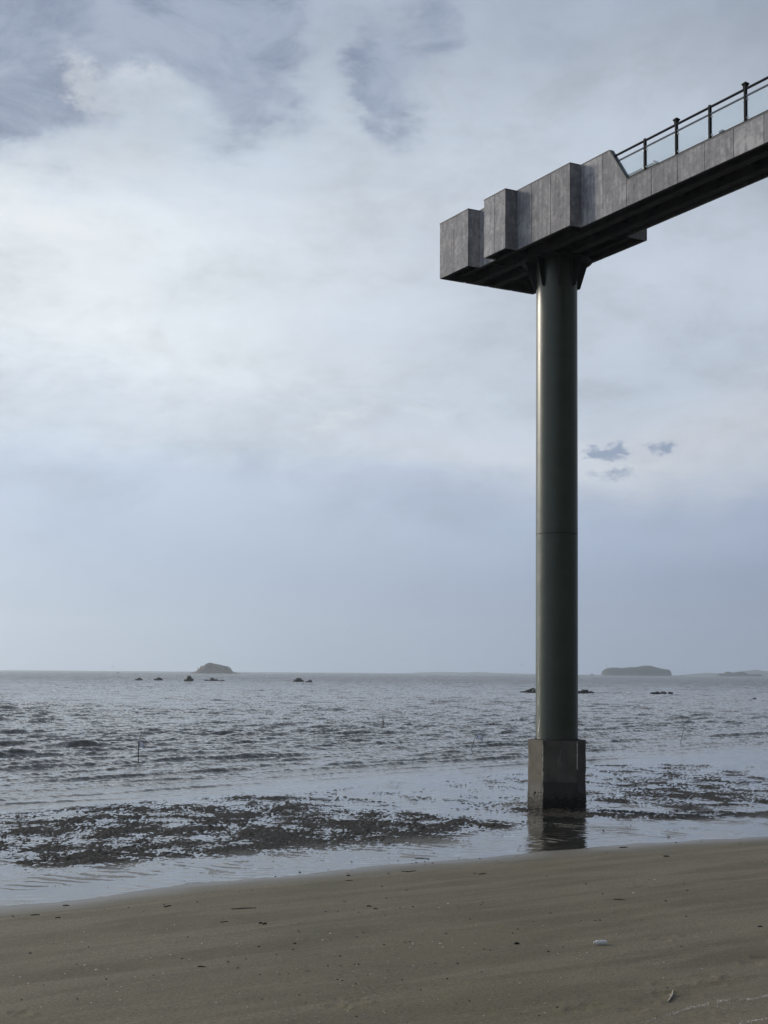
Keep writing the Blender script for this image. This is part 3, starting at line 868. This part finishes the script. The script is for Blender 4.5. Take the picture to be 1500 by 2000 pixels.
# near face, plan outline (x along deck, y across): zigzag of the cladding
near = [(-4.62, -2.13, -2.59, -2.13), (-2.59, -1.65, -1.53, -1.65), (-1.53, -2.13, -.135, -2.13), (-.135, -1.65, 3.03, -1.65), (3.03, -1.2, 5.45, -1.2)]
seams = {0: [-4.62, -3.60, -2.59], 1: [-2.59, -1.53], 2: [-1.53, -.825, -.135], 3: [-.135, .78, 1.91, 3.03], 4: [3.03, 4.22, 5.45]}
def panel_x(x0, x1, y, z0, z1, sgn, slope=None):
    """cladding panel on a face along x; sgn -1 faces -y, +1 faces +y"""
    bm = bmesh.new()
    ya, yb = (y, y + TP) if sgn < 0 else (y - TP, y)
    a, b = x0 + GAP, x1 - GAP
    if slope:
        xs_, zs_ = slope               # top corner cut: from (xs_, z1) down to (x1, zs_)
        pts = [(a, z0), (b, z0), (b, zs_), (xs_, z1), (a, z1)]
    else:
        pts = [(a, z0), (b, z0), (b, z1), (a, z1)]
    add_extr(bm, [(p[0], ya, p[1]) for p in pts], (0, yb - ya, 0))
    bevel(bm, .004)
    return wpart('panel', bm, M_PANEL)
def panel_y(x, y0, y1, z0, z1, sgn):
    bm = bmesh.new()
    xa, xb = (x - TP, x) if sgn > 0 else (x, x + TP)
    add_box(bm, xa, xb, y0 + TP + .003, y1 + (TP if y0 < 0 and x < 5 and sgn > 0 else -.003), z0, z1)
    bevel(bm, .004)
    return wpart('panel', bm, M_PANEL)
for i, (x0, y, x1, _) in enumerate(near):
    for a, b in zip(seams[i], seams[i][1:]):
        if i == 4 and b == 5.45:
            panel_x(a, b, y, 0, HT, -1, slope=(4.56, HP))
        else:
            panel_x(a, b, y, 0, HT, -1)
panel_y(-2.59, -2.13, -1.65, 0, HT, 1); panel_y(-1.53, -2.13, -1.65, 0, HT, -1)
panel_y(-.135, -2.13, -1.65, 0, HT, 1); panel_y(3.03, -1.65, -1.2, 0, HT, 1)
far_seg = [(-4.62, 2.2, -2.45), (-2.45, 1.1, -.48), (-.48, 1.65, 3.03), (3.03, .82, 5.45)]
for x0, y, x1 in far_seg:
    n = max(1, round((x1 - x0) / 1.15))
    for k in range(n):
        panel_x(x0 + (x1 - x0) * k / n, x0 + (x1 - x0) * (k + 1) / n, y, 0, HT, 1,
                slope=(4.56, HP) if (x1 == 5.45 and k == n - 1) else None)
panel_y(-2.45, 1.1, 2.2 - 2 * TP, 0, HT, 1); panel_y(-.48, 1.1, 1.65 - 2 * TP, 0, HT, -1); panel_y(3.03, .82, 1.65 - 2 * TP, 0, HT, 1)
for k in range(4):
    a = -2.13 + .01 + k * (4.33 - .02) / 4
    panel_y(-4.62, a, a + (4.31) / 4, 0, HT, -1)
x = 5.45; k = 0
while x < XEND - .1:
    panel_x(x, x + 1.222, -1.2, 0, HP, -1); panel_x(x, x + 1.222, .82, 0, HP, 1)
    x += 1.222
# backing walls and deck slab
TB = .13
def boxpart(name, mat, *b):
    bm = bmesh.new(); add_box(bm, *b); return wpart(name, bm, mat)
for i, (x0, y, x1, _) in enumerate(near):
    if i < 4:
        boxpart('backing_wall', M_SOFFIT, x0 + .045, x1 - .006, y + TP + .002, y + TP + TB, .02, HT - .03)
for x0, y, x1 in far_seg[:3]:
    boxpart('backing_wall', M_SOFFIT, x0 + .045, x1 - .006, y - TP - TB, y - TP - .002, .02, HT - .03)
for y0, y1 in ((-1.2 + TP + .002, -1.2 + TP + TB), (.82 - TP - TB, .82 - TP - .002)):
    bm = bmesh.new()
    add_extr(bm, [(3.05, y0, .02), (5.44, y0, .02), (5.44, y0, HP - .03), (4.50, y0, HT - .03), (3.05, y0, HT - .03)], (0, y1 - y0, 0))
    wpart('backing_wall', bm, M_SOFFIT)
    boxpart('parapet_wall', M_SOFFIT, 5.447, XEND, y0, y1, .02, HP - .02)
for xx, y0, y1, s in [(-2.59, -2.1, -1.66, 1), (-1.53, -2.1, -1.66, -1), (-.135, -2.1, -1.66, 1), (3.03, -1.6, -1.2, 1), (-2.45, 1.1, 2.15, 1), (-.48, 1.1, 1.6, -1), (3.03, .82, 1.6, 1)]:
    xa, xb = (xx - TP - TB, xx - TP - .002) if s > 0 else (xx + TP + .002, xx + TP + TB)
    boxpart('return_wall', M_SOFFIT, xa, xb, y0 + .05, y1 - .05, .025, HT - .035)
boxpart('end_wall', M_SOFFIT, -4.62 + TP + .002, -4.62 + TP + TB, -2.05, 2.1, .025, HT - .035)
bm = bmesh.new()
outline = [(-4.5, -1.98), (-2.78, -1.98), (-2.78, -1.48), (-1.36, -1.48), (-1.36, -1.98), (-.32, -1.98), (-.32, -1.48), (2.85, -1.48), (2.85, -1.03), (XEND, -1.03),
           (XEND, .65), (2.85, .65), (2.85, 1.48), (-.30, 1.48), (-.30, .93), (-2.63, .93), (-2.63, 2.03), (-4.5, 2.03)]
add_prism(bm, outline, .50, .66)
wpart('deck_slab', bm, M_SOFFIT)
# longitudinal girders (I-beams) and cross beams beneath the slab
def ibeam(bm, x0, x1, y, z0, z1, w=.26, tf=.03):
    h = w / 2; t = .012
    sec = [(-h, z0), (h, z0), (h, z0 + tf), (t, z0 + tf), (t, z1 - tf), (h, z1 - tf), (h, z1), (-h, z1), (-h, z1 - tf), (-t, z1 - tf), (-t, z0 + tf), (-h, z0 + tf)]
    add_extr(bm, [(x0, y + a, z) for a, z in sec], (x1 - x0, 0, 0))
for y in (-.62, .28):
    bm = bmesh.new(); ibeam(bm, -4.45, XEND, y, -.02 if abs(y) < 1 else .05, .498, .28)
    wpart('girder', bm, M_SOFFIT)
for y in (-1.35, 1.2):
    bm = bmesh.new(); ibeam(bm, -4.45 if y < 0 else -.25, 2.8, y, .12, .498, .2)
    wpart('girder', bm, M_SOFFIT)
x = -4.0
while x < XEND - .5:
    bm = bmesh.new()
    y0, y1 = (-1.0, .62) if x > 3 else ((-1.45, .9) if -2.6 < x < -.4 else (-1.45, 1.45))
    add_box(bm, x - .05, x + .05, y0, y1, .18, .499)
    wpart('cross_beam', bm, M_SOFFIT)
    x += 1.53
# wall coping: thin dark caps along wall tops and down the sloped edge
for x0, y, x1, _ in near[:4]:
    boxpart('wall_coping', M_EDGE, x0 - .01, x1 + .005, y - .012, y + TP + TB + .01, HT + .002, HT + .03)
boxpart('wall_coping', M_EDGE, 3.035, 4.545, -1.212, -1.2 + TP + TB + .01, HT + .002, HT + .03)
for x0, y, x1 in far_seg[:3]:
    boxpart('wall_coping', M_EDGE, x0 - .01, x1 + .005, y - TP - TB - .01, y + .012, HT + .002, HT + .03)
for xx, y0, y1, s in [(-2.59, -2.1, -1.66, 1), (-1.53, -2.1, -1.66, -1), (-.135, -2.1, -1.66, 1), (3.03, -1.6, -1.215, 1)]:
    xa, xb = (xx - TP - TB, xx + .012) if s > 0 else (xx - .012, xx + TP + TB)
    boxpart('wall_coping', M_EDGE, xa, xb, y0, y1, HT + .001, HT + .0285)
sl = Vector((5.45 - 4.545, 0, HP - HT)).normalized(); nn = Vector((sl.z * -1, 0, sl.x))
for y0, y1 in ((-1.215, -1.2 + TP + TB + .01), (.82 - TP - TB - .01, .835)):
    bm = bmesh.new()
    p0 = Vector((4.545, y0, HT + .004)); p1 = Vector((5.455, y0, HP - .005))
    add_extr(bm, [p0, p1, p1 + nn * .045, p0 + nn * .045], (0, y1 - y0, 0))
    wpart('sloped_coping', bm, M_EDGE)
for y0, y1 in ((-1.212, -1.2 + TP + TB + .01), (.82 - TP - TB - .01, .832)):
    boxpart('parapet_coping', M_EDGE, 5.47, XEND, y0, y1, HP + .002, HP + .028)
for x0, y in ((-4.05, -2.06), (1.45, -1.58), (-2.2, -1.58), (-.5, -2.06), (2.6, -1.58)):
    boxpart('lifting_clip', M_EDGE, x0, x0 + .16, y, y + .08, HT + .031, HT + .075)

# ------------------------------------------------------------------ guardrails
def post_mesh(cap):
    bm = bmesh.new()
    add_box(bm, -.042, .042, -.042, .042, -.05, 1.02 if cap else 1.075)
    bevel(bm, .008, 2)
    return bm_mesh(bm, 'post')
def foot_mesh():
    bm = bmesh.new(); add_box(bm, -.075, .075, -.06, .06, .001, .013)
    return bm_mesh(bm, 'foot_plate')
def cap_mesh():
    bm = bmesh.new()
    a = [(-.06, -.06), (.06, -.06), (.06, .06), (-.06, .06)]
    def ring(h, z): return [bm.verts.new((sx * h, sy * h, z)) for sx, sy in ((-1, -1), (1, -1), (1, 1), (-1, 1))]
    R_ = [ring(.05, 1.02), ring(.055, 1.10), ring(.082, 1.15), ring(.082, 1.17), ring(.02, 1.225)]
    for p, q in zip(R_, R_[1:]):
        for i in range(4):
            bm.faces.new((p[i], p[(i + 1) % 4], q[(i + 1) % 4], q[i]))
    bm.faces.new(R_[0][::-1]); bm.faces.new(R_[-1])
    return bm_mesh(bm, 'post_cap')
def clamp_mesh():
    bm = bmesh.new()
    add_box(bm, .044, .095, -.02, .02, -.022, .022)
    bevel(bm, .006)
    return bm_mesh(bm, 'glass_clamp')
ME_P1, ME_P2, ME_CAP, ME_CL, ME_FT = post_mesh(True), post_mesh(False), cap_mesh(), clamp_mesh(), foot_mesh()
def guardrail(y, lab, side):
    e = empty('guardrail', (0, 0, 0), RZ)
    off = Matrix.Rotation(RZ, 4, 'Z') @ Vector((0, y, 0))
    e.location = (WX + off.x, WY + off.y, ZB + HP + .028)
    props(e, lab, 'railing', 'glass guardrails along the skywalk')
    xs = []
    x = 6.28; k = 0
    while x < XEND:
        tall = (k % 2 == 1)
        p = link('post', ME_P1 if tall else ME_P2, M_RAIL, e, (x, 0, 0))
        link('foot_plate', ME_FT, M_RAIL, p)
        if tall:
            link('post_cap', ME_CAP, M_RAIL, p)
        for z in (.14, .70):
            for rz in (0, math.pi):
                link('glass_clamp', ME_CL, M_BRACK, p, (0, 0, z), (0, 0, rz))
        xs.append(x); x += 1.493; k += 1
    # top hand rail, middle rail, bottom rail run between posts
    x0 = 4.60
    pts = [x0] + xs + [XEND]
    for i, (a, b) in enumerate(zip(pts, pts[1:])):
        a2 = a + (.045 if i else 0); b2 = b - .045
        bm = bmesh.new(); add_tube(bm, (a2, 0, 1.01), (b2, 0, 1.01), .038, seg=12)
        link('handrail', bm_mesh(bm, 'handrail', True), M_RAIL, e)
        am = 4.86 if i == 0 else a2
        bm = bmesh.new(); add_tube(bm, (am, 0, .80), (b2, 0, .80), .030, seg=10)
        link('middle_rail', bm_mesh(bm, 'middle_rail', True), M_RAIL2, e)
        al = 5.40 if i == 0 else a2
        bm = bmesh.new(); add_box(bm, al, b2, -.022, .022, .03, .075); bevel(bm, .005)
        link('bottom_rail', bm_mesh(bm, 'bottom_rail'), M_RAIL, e)
        bm = bmesh.new()
        if i == 0:
            g = [(5.36, .10), (b2 - .03, .10), (b2 - .03, .76), (4.93, .76)]
        else:
            g = [(a2 + .03, .10), (b2 - .03, .10), (b2 - .03, .76), (a2 + .03, .76)]
        add_extr(bm, [(q[0], -.005, q[1]) for q in g], (0, .010, 0))
        link('glass_pane', bm_mesh(bm, 'glass_pane'), M_GLASS, e)
guardrail(-1.12, 'glass and black metal guardrail along the near edge of the skywalk', -1)
guardrail(.74, 'guardrail on the far edge of the skywalk, only post caps showing', 1)

# ------------------------------------------------------------------ support column
colu = empty('support_column', (CXW, CYW, 0), 0)
props(colu, 'tall dark green round steel column on a stained concrete base carrying the skywalk', 'column')
RC = .755
bm = bmesh.new()
FT = 2.36                                 # top of the concrete base
top = ZB + .12
seam = 9.72
lathe(bm, [(RC, FT - .05), (RC, seam - .012)], 96)
sh1 = link('column_shaft', bm_mesh(bm, 'column_shaft', True), M_COL, colu)
bm = bmesh.new()
lathe(bm, [(RC - .004, seam - .0125), (RC - .012, seam), (RC - .004, seam + .0125)], 96)
link('weld_seam', bm_mesh(bm, 'weld_seam', True), M_STEEL, colu)
bm = bmesh.new()
lathe(bm, [(RC, seam + .012), (RC * .985, top)], 96)
sh2 = link('column_shaft', bm_mesh(bm, 'column_shaft', True), M_COL, colu)
bm = bmesh.new(); lathe(bm, [(RC + .07, FT + .001), (RC + .07, FT + .03)], 48)
link('base_plate', bm_mesh(bm, 'base_plate'), M_STEEL, colu)
bm = bmesh.new(); lathe(bm, [(1.28, ZB - .055), (1.28, ZB - .022)], 48)
link('head_plate', bm_mesh(bm, 'head_plate'), M_STEEL, colu)
for k in range(8):
    a = rad(-98 + 45 * k - 90 + 8)
    ca, sa_ = math.cos(a), math.sin(a)
    r0 = RC - .02
    pts = [(r0, ZB - .057), (r0 + .42, ZB - .057), (r0 + .38, ZB - .14), (r0 + .12, ZB - 1.0), (r0, ZB - 1.05)]
    tv = Vector((-sa_, ca, 0)) * .03
    bm = bmesh.new()
    add_extr(bm, [Vector((r * ca, r * sa_, z)) - tv * .5 for r, z in pts], tv)
    link('gusset', bm_mesh(bm, 'gusset'), M_STEEL, colu)
# seating frame between head plate and girders
boxpart('bearing_block', M_STEEL, -1.3, .25, -.46, -.20, -.021, .178)
boxpart('bearing_block', M_STEEL, -1.3, .25, .95, 1.20, -.021, .178)
# concrete base: eight-sided, slightly battered, chipped edges
cang = [-118, -46, 0, 45, 90, 137, 182, 214]
va = math.degrees(math.atan2(CYW, CXW)) + 180    # direction towards the beach
angs8 = [va + q for q in (-90, -27.7 - 0, 44, 90, 125, 160, 200, 235)]
bm = bmesh.new()
RF = 1.03
lv = []
nz = 14
ev = []
ringpts = []
for i in range(8):
    a0, a1 = rad(angs8[i]), rad(angs8[(i + 1) % 8] + (360 if i == 7 else 0))
    p0 = Vector((math.cos(a0), math.sin(a0))) * RF; p1 = Vector((math.cos(a1), math.sin(a1))) * RF
    for k in range(8):
        ringpts.append((p0.lerp(p1, k / 8), k == 0))
rf = random.Random(2)
from mathutils import noise as mn
for j in range(nz + 1):
    z = -.5 + (FT + .5) * j / nz
    row = []
    for (p, corner) in ringpts:
        q = Vector((p.x, p.y, z))
        dn = mn.noise(q * 1.9) * .012 + mn.noise(q * 7) * .006
        if corner and j < nz:
            dn -= .02 * abs(mn.noise(q * 2.3 + Vector((9, 1, 3)))) * 2
        k = 1 + dn + (.012 if z < .35 else 0)
        row.append(bm.verts.new((p.x * k, p.y * k, z)))
    lv.append(row)
n = len(ringpts)
for a, b in zip(lv, lv[1:]):
    for i in range(n):
        bm.faces.new((a[i], a[(i + 1) % n], b[(i + 1) % n], b[i]))
bm.faces.new(lv[-1]); bm.faces.new(lv[0][::-1])
ft = link('concrete_base', bm_mesh(bm, 'concrete_base'), M_FOOT, colu)
bm = bmesh.new()
rb = random.Random(8)
for _ in range(1500):
    i = rb.randrange(n)
    zz = rb.random() ** 1.8 * .62 - .08
    p, _c = ringpts[i]; q, _c = ringpts[(i + 1) % n]
    c = p.lerp(q, rb.random()) * 1.012
    c3 = Vector((c.x, c.y, zz)); r_ = rb.uniform(.010, .030)
    out = Vector((c.x, c.y, 0)).normalized(); tg = Vector((-out.y, out.x, 0))
    ring_ = [bm.verts.new(c3 + (tg * math.cos(a) + Vector((0, 0, 1)) * math.sin(a)) * r_ - out * .01) for a in (0, 1.26, 2.51, 3.77, 5.03)]
    tp_ = bm.verts.new(c3 + out * r_ * rb.uniform(.7, 1.3))
    bm.faces.new(ring_[::-1])
    for k in range(5):
        bm.faces.new((ring_[k], ring_[(k + 1) % 5], tp_))
bo = link('barnacles', bm_mesh(bm, 'barnacles'), M_ROCK, colu)
bo['kind'] = 'stuff'
for k in range(8):
    a = math.pi * 2 * k / 8 + .2
    bm = bmesh.new(); add_tube(bm, (math.cos(a) * .79, math.sin(a) * .79, FT + .031), (math.cos(a) * .79, math.sin(a) * .79, FT + .075), .018, seg=6)
    link('anchor_bolt', bm_mesh(bm, 'anchor_bolt'), M_STEEL, colu)
# pale lime runs down the two front corners and the middle of the front face
def lime(pa, z0, z1, w, seed):
    r = random.Random(seed)
    bm = bmesh.new()
    out = Vector((pa.x, pa.y, 0)).normalized(); tan = Vector((-out.y, out.x, 0))
    N = 14
    A = []; B = []
    for i in range(N + 1):
        z = z0 + (z1 - z0) * i / N
        j = tan * r.uniform(-.012, .012)
        ww = w * r.uniform(.45, 1.2) * (.3 if i in (0, N) else 1)
        c = Vector((pa.x, pa.y, z)) + out * .012 + j
        A.append([c - tan * ww - out * .03, c + out * .010, c + tan * ww - out * .03])
    vs = [[bm.verts.new(p) for p in row] for row in A]
    for a, b in zip(vs, vs[1:]):
        bm.faces.new((a[0], a[1], b[1], b[0])); bm.faces.new((a[1], a[2], b[2], b[1])); bm.faces.new((a[2], a[0], b[0], b[2]))
    bm.faces.new(vs[0]); bm.faces.new(vs[-1][::-1])
    link('lime_streak', bm_mesh(bm, 'lime_streak'), M_LIME, ft)
c1 = Vector((math.cos(rad(angs8[1])), math.sin(rad(angs8[1])))) * RF
c2 = Vector((math.cos(rad(angs8[2])), math.sin(rad(angs8[2])))) * RF
lime(c1, .93, 2.35, .035, 1)
lime(c2, 1.35, 2.35, .022, 2)
lime(c1.lerp(c2, .52), 1.42, 2.05, .010, 3)

# ------------------------------------------------------------------ things lying on the sand
def bottle():
    p = at(1173, 1845)
    e = empty('plastic_bottle', (p.x, p.y, p.z + .034), 0)
    e.rotation_euler = (0, 0, rad(3))
    props(e, 'crumpled clear plastic bottle lying on its side on the sand', 'bottle')
    m, nt = new_mat('clear_plastic')
    pr = nt.n('ShaderNodeBsdfPrincipled', {'Base Color': (.86, .87, .87, 1), 'Roughness': .25, 'Transmission Weight': .2, 'IOR': 1.3,
                                          'Normal': bump(nt, nt.noise(nt.n('ShaderNodeTexCoord').outputs['Object'], 25, 3, .5), 1, .01)})
    finish(nt, pr.outputs[0])
    prof = [(.024, -.098), (.032, -.090), (.034, -.075), (.031, -.06), (.034, -.045), (.034, .0), (.031, .015), (.034, .03), (.034, .05), (.027, .075), (.015, .092), (.0125, .10)]
    prof = [(r * 1.15, z) for r, z in prof]
    bm = bmesh.new(); lathe(bm, prof, 24)
    for v in bm.verts: v.co.y *= .92
    me = bm_mesh(bm, 'bottle_body', True); me.transform(Matrix.Rotation(rad(-90), 4, 'Y'))
    link('bottle_body', me, m, e)
    bm = bmesh.new(); lathe(bm, [(.016, .097), (.016, .112)], 16)
    me = bm_mesh(bm, 'bottle_neck', False); me.transform(Matrix.Rotation(rad(-90), 4, 'Y'))
    link('bottle_cap', me, simple('white_cap', (.75, .77, .8, 1), None, .4), e)
bottle()
def drift():
    pts = [(1305, 1957.5), (1309, 1952), (1313, 1946), (1314.5, 1938.5)]
    P = [at(*q) + Vector((0, 0, .012)) for q in pts]
    bm = bmesh.new()
    rs_ = [.009, .014, .013, .008]
    for i in range(3):
        add_tube(bm, P[i] - P[0], P[i + 1] - P[0], rs_[i], rs_[i + 1], 10)
    q = at(1307, 1944.5) + Vector((0, 0, .014)) - P[0]
    add_tube(bm, P[2] - P[0], q, .008, .003, 8)
    props(link('driftwood_stick', bm_mesh(bm, 'stick', True), M_DRIFT, loc=P[0]), 'pale bent stick with a small side twig, at the bottom right of the sand', 'driftwood')
drift()
def pebble_mesh(seed, r=1.0):
    bm = bmesh.new(); bmesh.ops.create_icosphere(bm, subdivisions=1, radius=1)
    rr_ = random.Random(seed)
    for v in bm.verts: v.co *= rr_.uniform(.75, 1.15)
    return bm_mesh(bm, 'pebble', True)
PEB = [pebble_mesh(i) for i in range(5)]
def shell_mesh(seed):
    bm = bmesh.new(); N = 9
    c = bm.verts.new((0, 0, .35)); b = bm.verts.new((0, 0, .05))
    rim = [bm.verts.new((math.cos(a) * (1 + .08 * math.cos(5 * a)), .8 * math.sin(a), 0)) for a in [2 * math.pi * i / N for i in range(N)]]
    for i in range(N):
        bm.faces.new((rim[i], rim[(i + 1) % N], c)); bm.faces.new((rim[(i + 1) % N], rim[i], b))
    return bm_mesh(bm, 'shell')
SHL = [shell_mesh(i) for i in range(2)]
rs = random.Random(21)
big_peb = [(58, 1862, 6), (42, 1953, 4), (150, 1951, 6), (85, 1924, 4), (505, 1849, 5), (445, 1879, 5), (575, 1843, 6), (480, 1873, 4), (540, 1865, 4), (300, 1905, 4), (665, 1886, 4),
           (1071, 1859, 5), (781, 1774, 4), (893, 1882, 5), (1163, 1798, 4), (1300, 1760, 5), (1100, 1850, 3), (946, 1855, 4), (957, 1856, 4), (1340, 1790, 4), (1482, 1810, 5),
           (1274, 1852, 3), (1330, 1849, 4), (1311, 1853, 3), (672, 1761, 4), (1088, 1968, 5), (1018, 1980, 3), (1468, 1782, 3), (660, 1780, 4), (700, 1782, 4), (640, 1887, 4), (251, 1773, 4)]
for x, y, w in big_peb:
    p = at(x, y); s = w / 2 / FOC * p.y
    o = link('pebble', PEB[rs.randrange(5)], M_PEB, loc=(p.x, p.y, p.z + s * .2), rot=(0, 0, rs.uniform(0, 6)))
    o.scale = (s * 1.25, s * 1.1, s * .7)
    props(o, 'small dark pebble or clod half sunk in the brown sand', 'pebble', 'dark pebbles scattered on the sand')
i = 0
while i < 215:
    x = rs.uniform(0, 1500) if rs.random() < .35 else rs.gauss(760, 260)
    lo = np.interp(x, [0, 500, 1000, 1500], [1775, 1722, 1676, 1640])
    y = lo + (2000 - lo) * rs.random() ** 1.0
    if not (0 < x < 1500): continue
    if rs.random() < .25: y = lo - 3 - rs.expovariate(1 / 14)
    i += 1
    p = at(x, y); s = rs.choice([.7, .9, 1.1, 1.6]) * 1.2 / FOC * p.y
    o = link('pebble', PEB[rs.randrange(5)], M_PEB, loc=(p.x, p.y, p.z + s * .25), rot=(0, 0, rs.uniform(0, 6)))
    o.scale = (s * 1.3, s * 1.1, s * .75)
    props(o, 'small dark pebble or clod half sunk in the brown sand', 'pebble', 'dark pebbles scattered on the sand')
shells = [(1237, 1744, 7), (860, 1843, 7), (806, 1844, 7), (188, 1894, 9), (40, 1908, 7), (55, 1921, 8), (80, 1967, 4), (165, 1885, 5), (875, 1765, 7), (858, 1773, 6), (645, 1823, 6), (630, 1836, 6), (1244, 1719, 4),
          (1278, 1718, 5), (1496, 1683, 5), (1015, 1920, 5), (865, 1850, 5), (295, 1871, 6), (277, 1867, 5), (333, 1865, 6), (394, 1843, 5), (160, 1839, 4), (127, 1902, 4), (466, 1849, 4), (483, 1967, 4), (724, 1903, 4), (622, 1825, 4)]
for x, y, w in shells:
    p = at(x, y); s = w / 2 / FOC * p.y
    o = link('seashell', SHL[rs.randrange(2)], M_SHELL, loc=(p.x, p.y, p.z + .002), rot=(rs.uniform(-.2, .2), rs.uniform(-.2, .2), rs.uniform(0, 6)))
    o.scale = (s, s * .8, s * .8)
    props(o, 'pale broken seashell lying on the brown sand', 'shell', 'pale shells scattered on the sand')
for i in range(150):
    x = rs.gauss(500, 300) if i % 2 else rs.uniform(0, 1500); y = rs.uniform(1800, 1998)
    if not 0 < x < 1500: continue
    p = at(x, y); s = rs.uniform(1.0, 2.2) / FOC * p.y
    o = link('seashell', SHL[rs.randrange(2)], M_SHELL, loc=(p.x, p.y, p.z + .001), rot=(rs.uniform(-.2, .2), rs.uniform(-.2, .2), rs.uniform(0, 6)))
    o.scale = (s, s * .8, s * .8)
    props(o, 'pale broken seashell lying on the brown sand', 'shell', 'pale shells scattered on the sand')
twigs = [(452, 1776, 501, 1773.5, .010), (506, 1804, 512, 1803, .016), (513, 1805.5, 521, 1804, .016), (60, 1788, 78, 1787, .010), (108, 1793, 119, 1792, .010), (123, 1769, 135, 1769, .012), (320, 1772, 334, 1769, .012),
         (784, 1702.5, 800, 1702.5, .010), (795, 1703.5, 813, 1701, .010), (810, 1677, 836, 1678, .010), (1296, 1673, 1307, 1673.5, .022), (935, 1708, 950, 1706, .010), (1198, 1757, 1222, 1758, .010),
         (1210, 1656, 1226, 1655, .014), (677, 1711, 684, 1710, .014), (716, 1770, 726, 1771, .014), (730, 1775, 738, 1776, .014), (386, 1888, 402, 1889, .010), (924, 1706, 931, 1707, .01), (1005, 1844.5, 1014, 1843.5, .02),
         (1120, 1580, 1136, 1581, .02), (1480, 1310 + 500, 1490, 1810, .012), (675, 1746 - 26, 690, 1720, .008), (430, 1802, 445, 1800, .008)]
ORD = 'first second third fourth fifth sixth seventh eighth ninth tenth eleventh twelfth thirteenth fourteenth fifteenth sixteenth seventeenth eighteenth nineteenth twentieth twenty-first twenty-second twenty-third twenty-fourth twenty-fifth'.split()
twigs.sort()
for ti, (x0, y0, x1, y1, th) in enumerate(twigs):
    a, b = at(x0, y0), at(x1, y1)
    bm = bmesh.new()
    mid = (b - a) * .5 + Vector((0, .02, 0))
    add_tube(bm, Vector((0, 0, th * .6)), mid + Vector((0, 0, th * .7)), th * .7, th, 6); add_tube(bm, mid + Vector((0, 0, th * .7)), b - a + Vector((0, 0, th * .6)), th, th * .5, 6)
    props(link('twig', bm_mesh(bm, 'twig', True), M_TWIG, loc=a), f'{"long" if x1 - x0 > 20 else "short"} thin dark twig on the wet sand, {ORD[ti]} twig counted from the left', 'twig', 'dark twigs washed up on the sand')
# line of crushed shell at the bottom right corner: far too many bits to count
bm = bmesh.new()
line = [(1262, 1998), (1275, 1990), (1300, 1984), (1330, 1976), (1345, 1969), (1375, 1964), (1400, 1957), (1425, 1953.5), (1450, 1952), (1475, 1951), (1500, 1944), (1530, 1938)]
line2 = [(1400, 2004), (1440, 1999), (1470, 1995), (1500, 1990), (1530, 1986)]
def frag(x, y, w):
    p = at(x, y); s = w / FOC * p.y
    c = [Vector((rs.uniform(-1, 1), rs.uniform(-1, 1), rs.uniform(0, .8))) * s for _ in range(4)]
    vs = [bm.verts.new(p + q) for q in c]
    for f in ((0, 1, 2), (0, 1, 3), (1, 2, 3), (0, 2, 3)):
        bm.faces.new([vs[k] for k in f])
for L, cnt in ((line, 620), (line2, 260)):
    lx = [q[0] for q in L]; ly = [q[1] for q in L]
    for _ in range(int(cnt * 1.5)):
        x = rs.uniform(lx[0], lx[-1])
        if math.sin(x * .13) + math.sin(x * .047 + 1) < -.9: continue
        frag(x, np.interp(x, lx, ly) + rs.gauss(0, 1.5), rs.uniform(.8, 2.0))
for _ in range(520):
    x = rs.uniform(1280, 1530); y = np.interp(x, [q[0] for q in line], [q[1] for q in line]) + rs.expovariate(1 / 18)
    if math.sin(x * .05) + math.sin(y * .2) < -.3: continue
    frag(x, y, rs.uniform(.5, 1.1))
props(link('shell_grit', bm_mesh(bm, 'shell_grit'), M_SHELL), 'line of crushed white shell left by the tide across the sand', 'shell grit', kind='stuff')
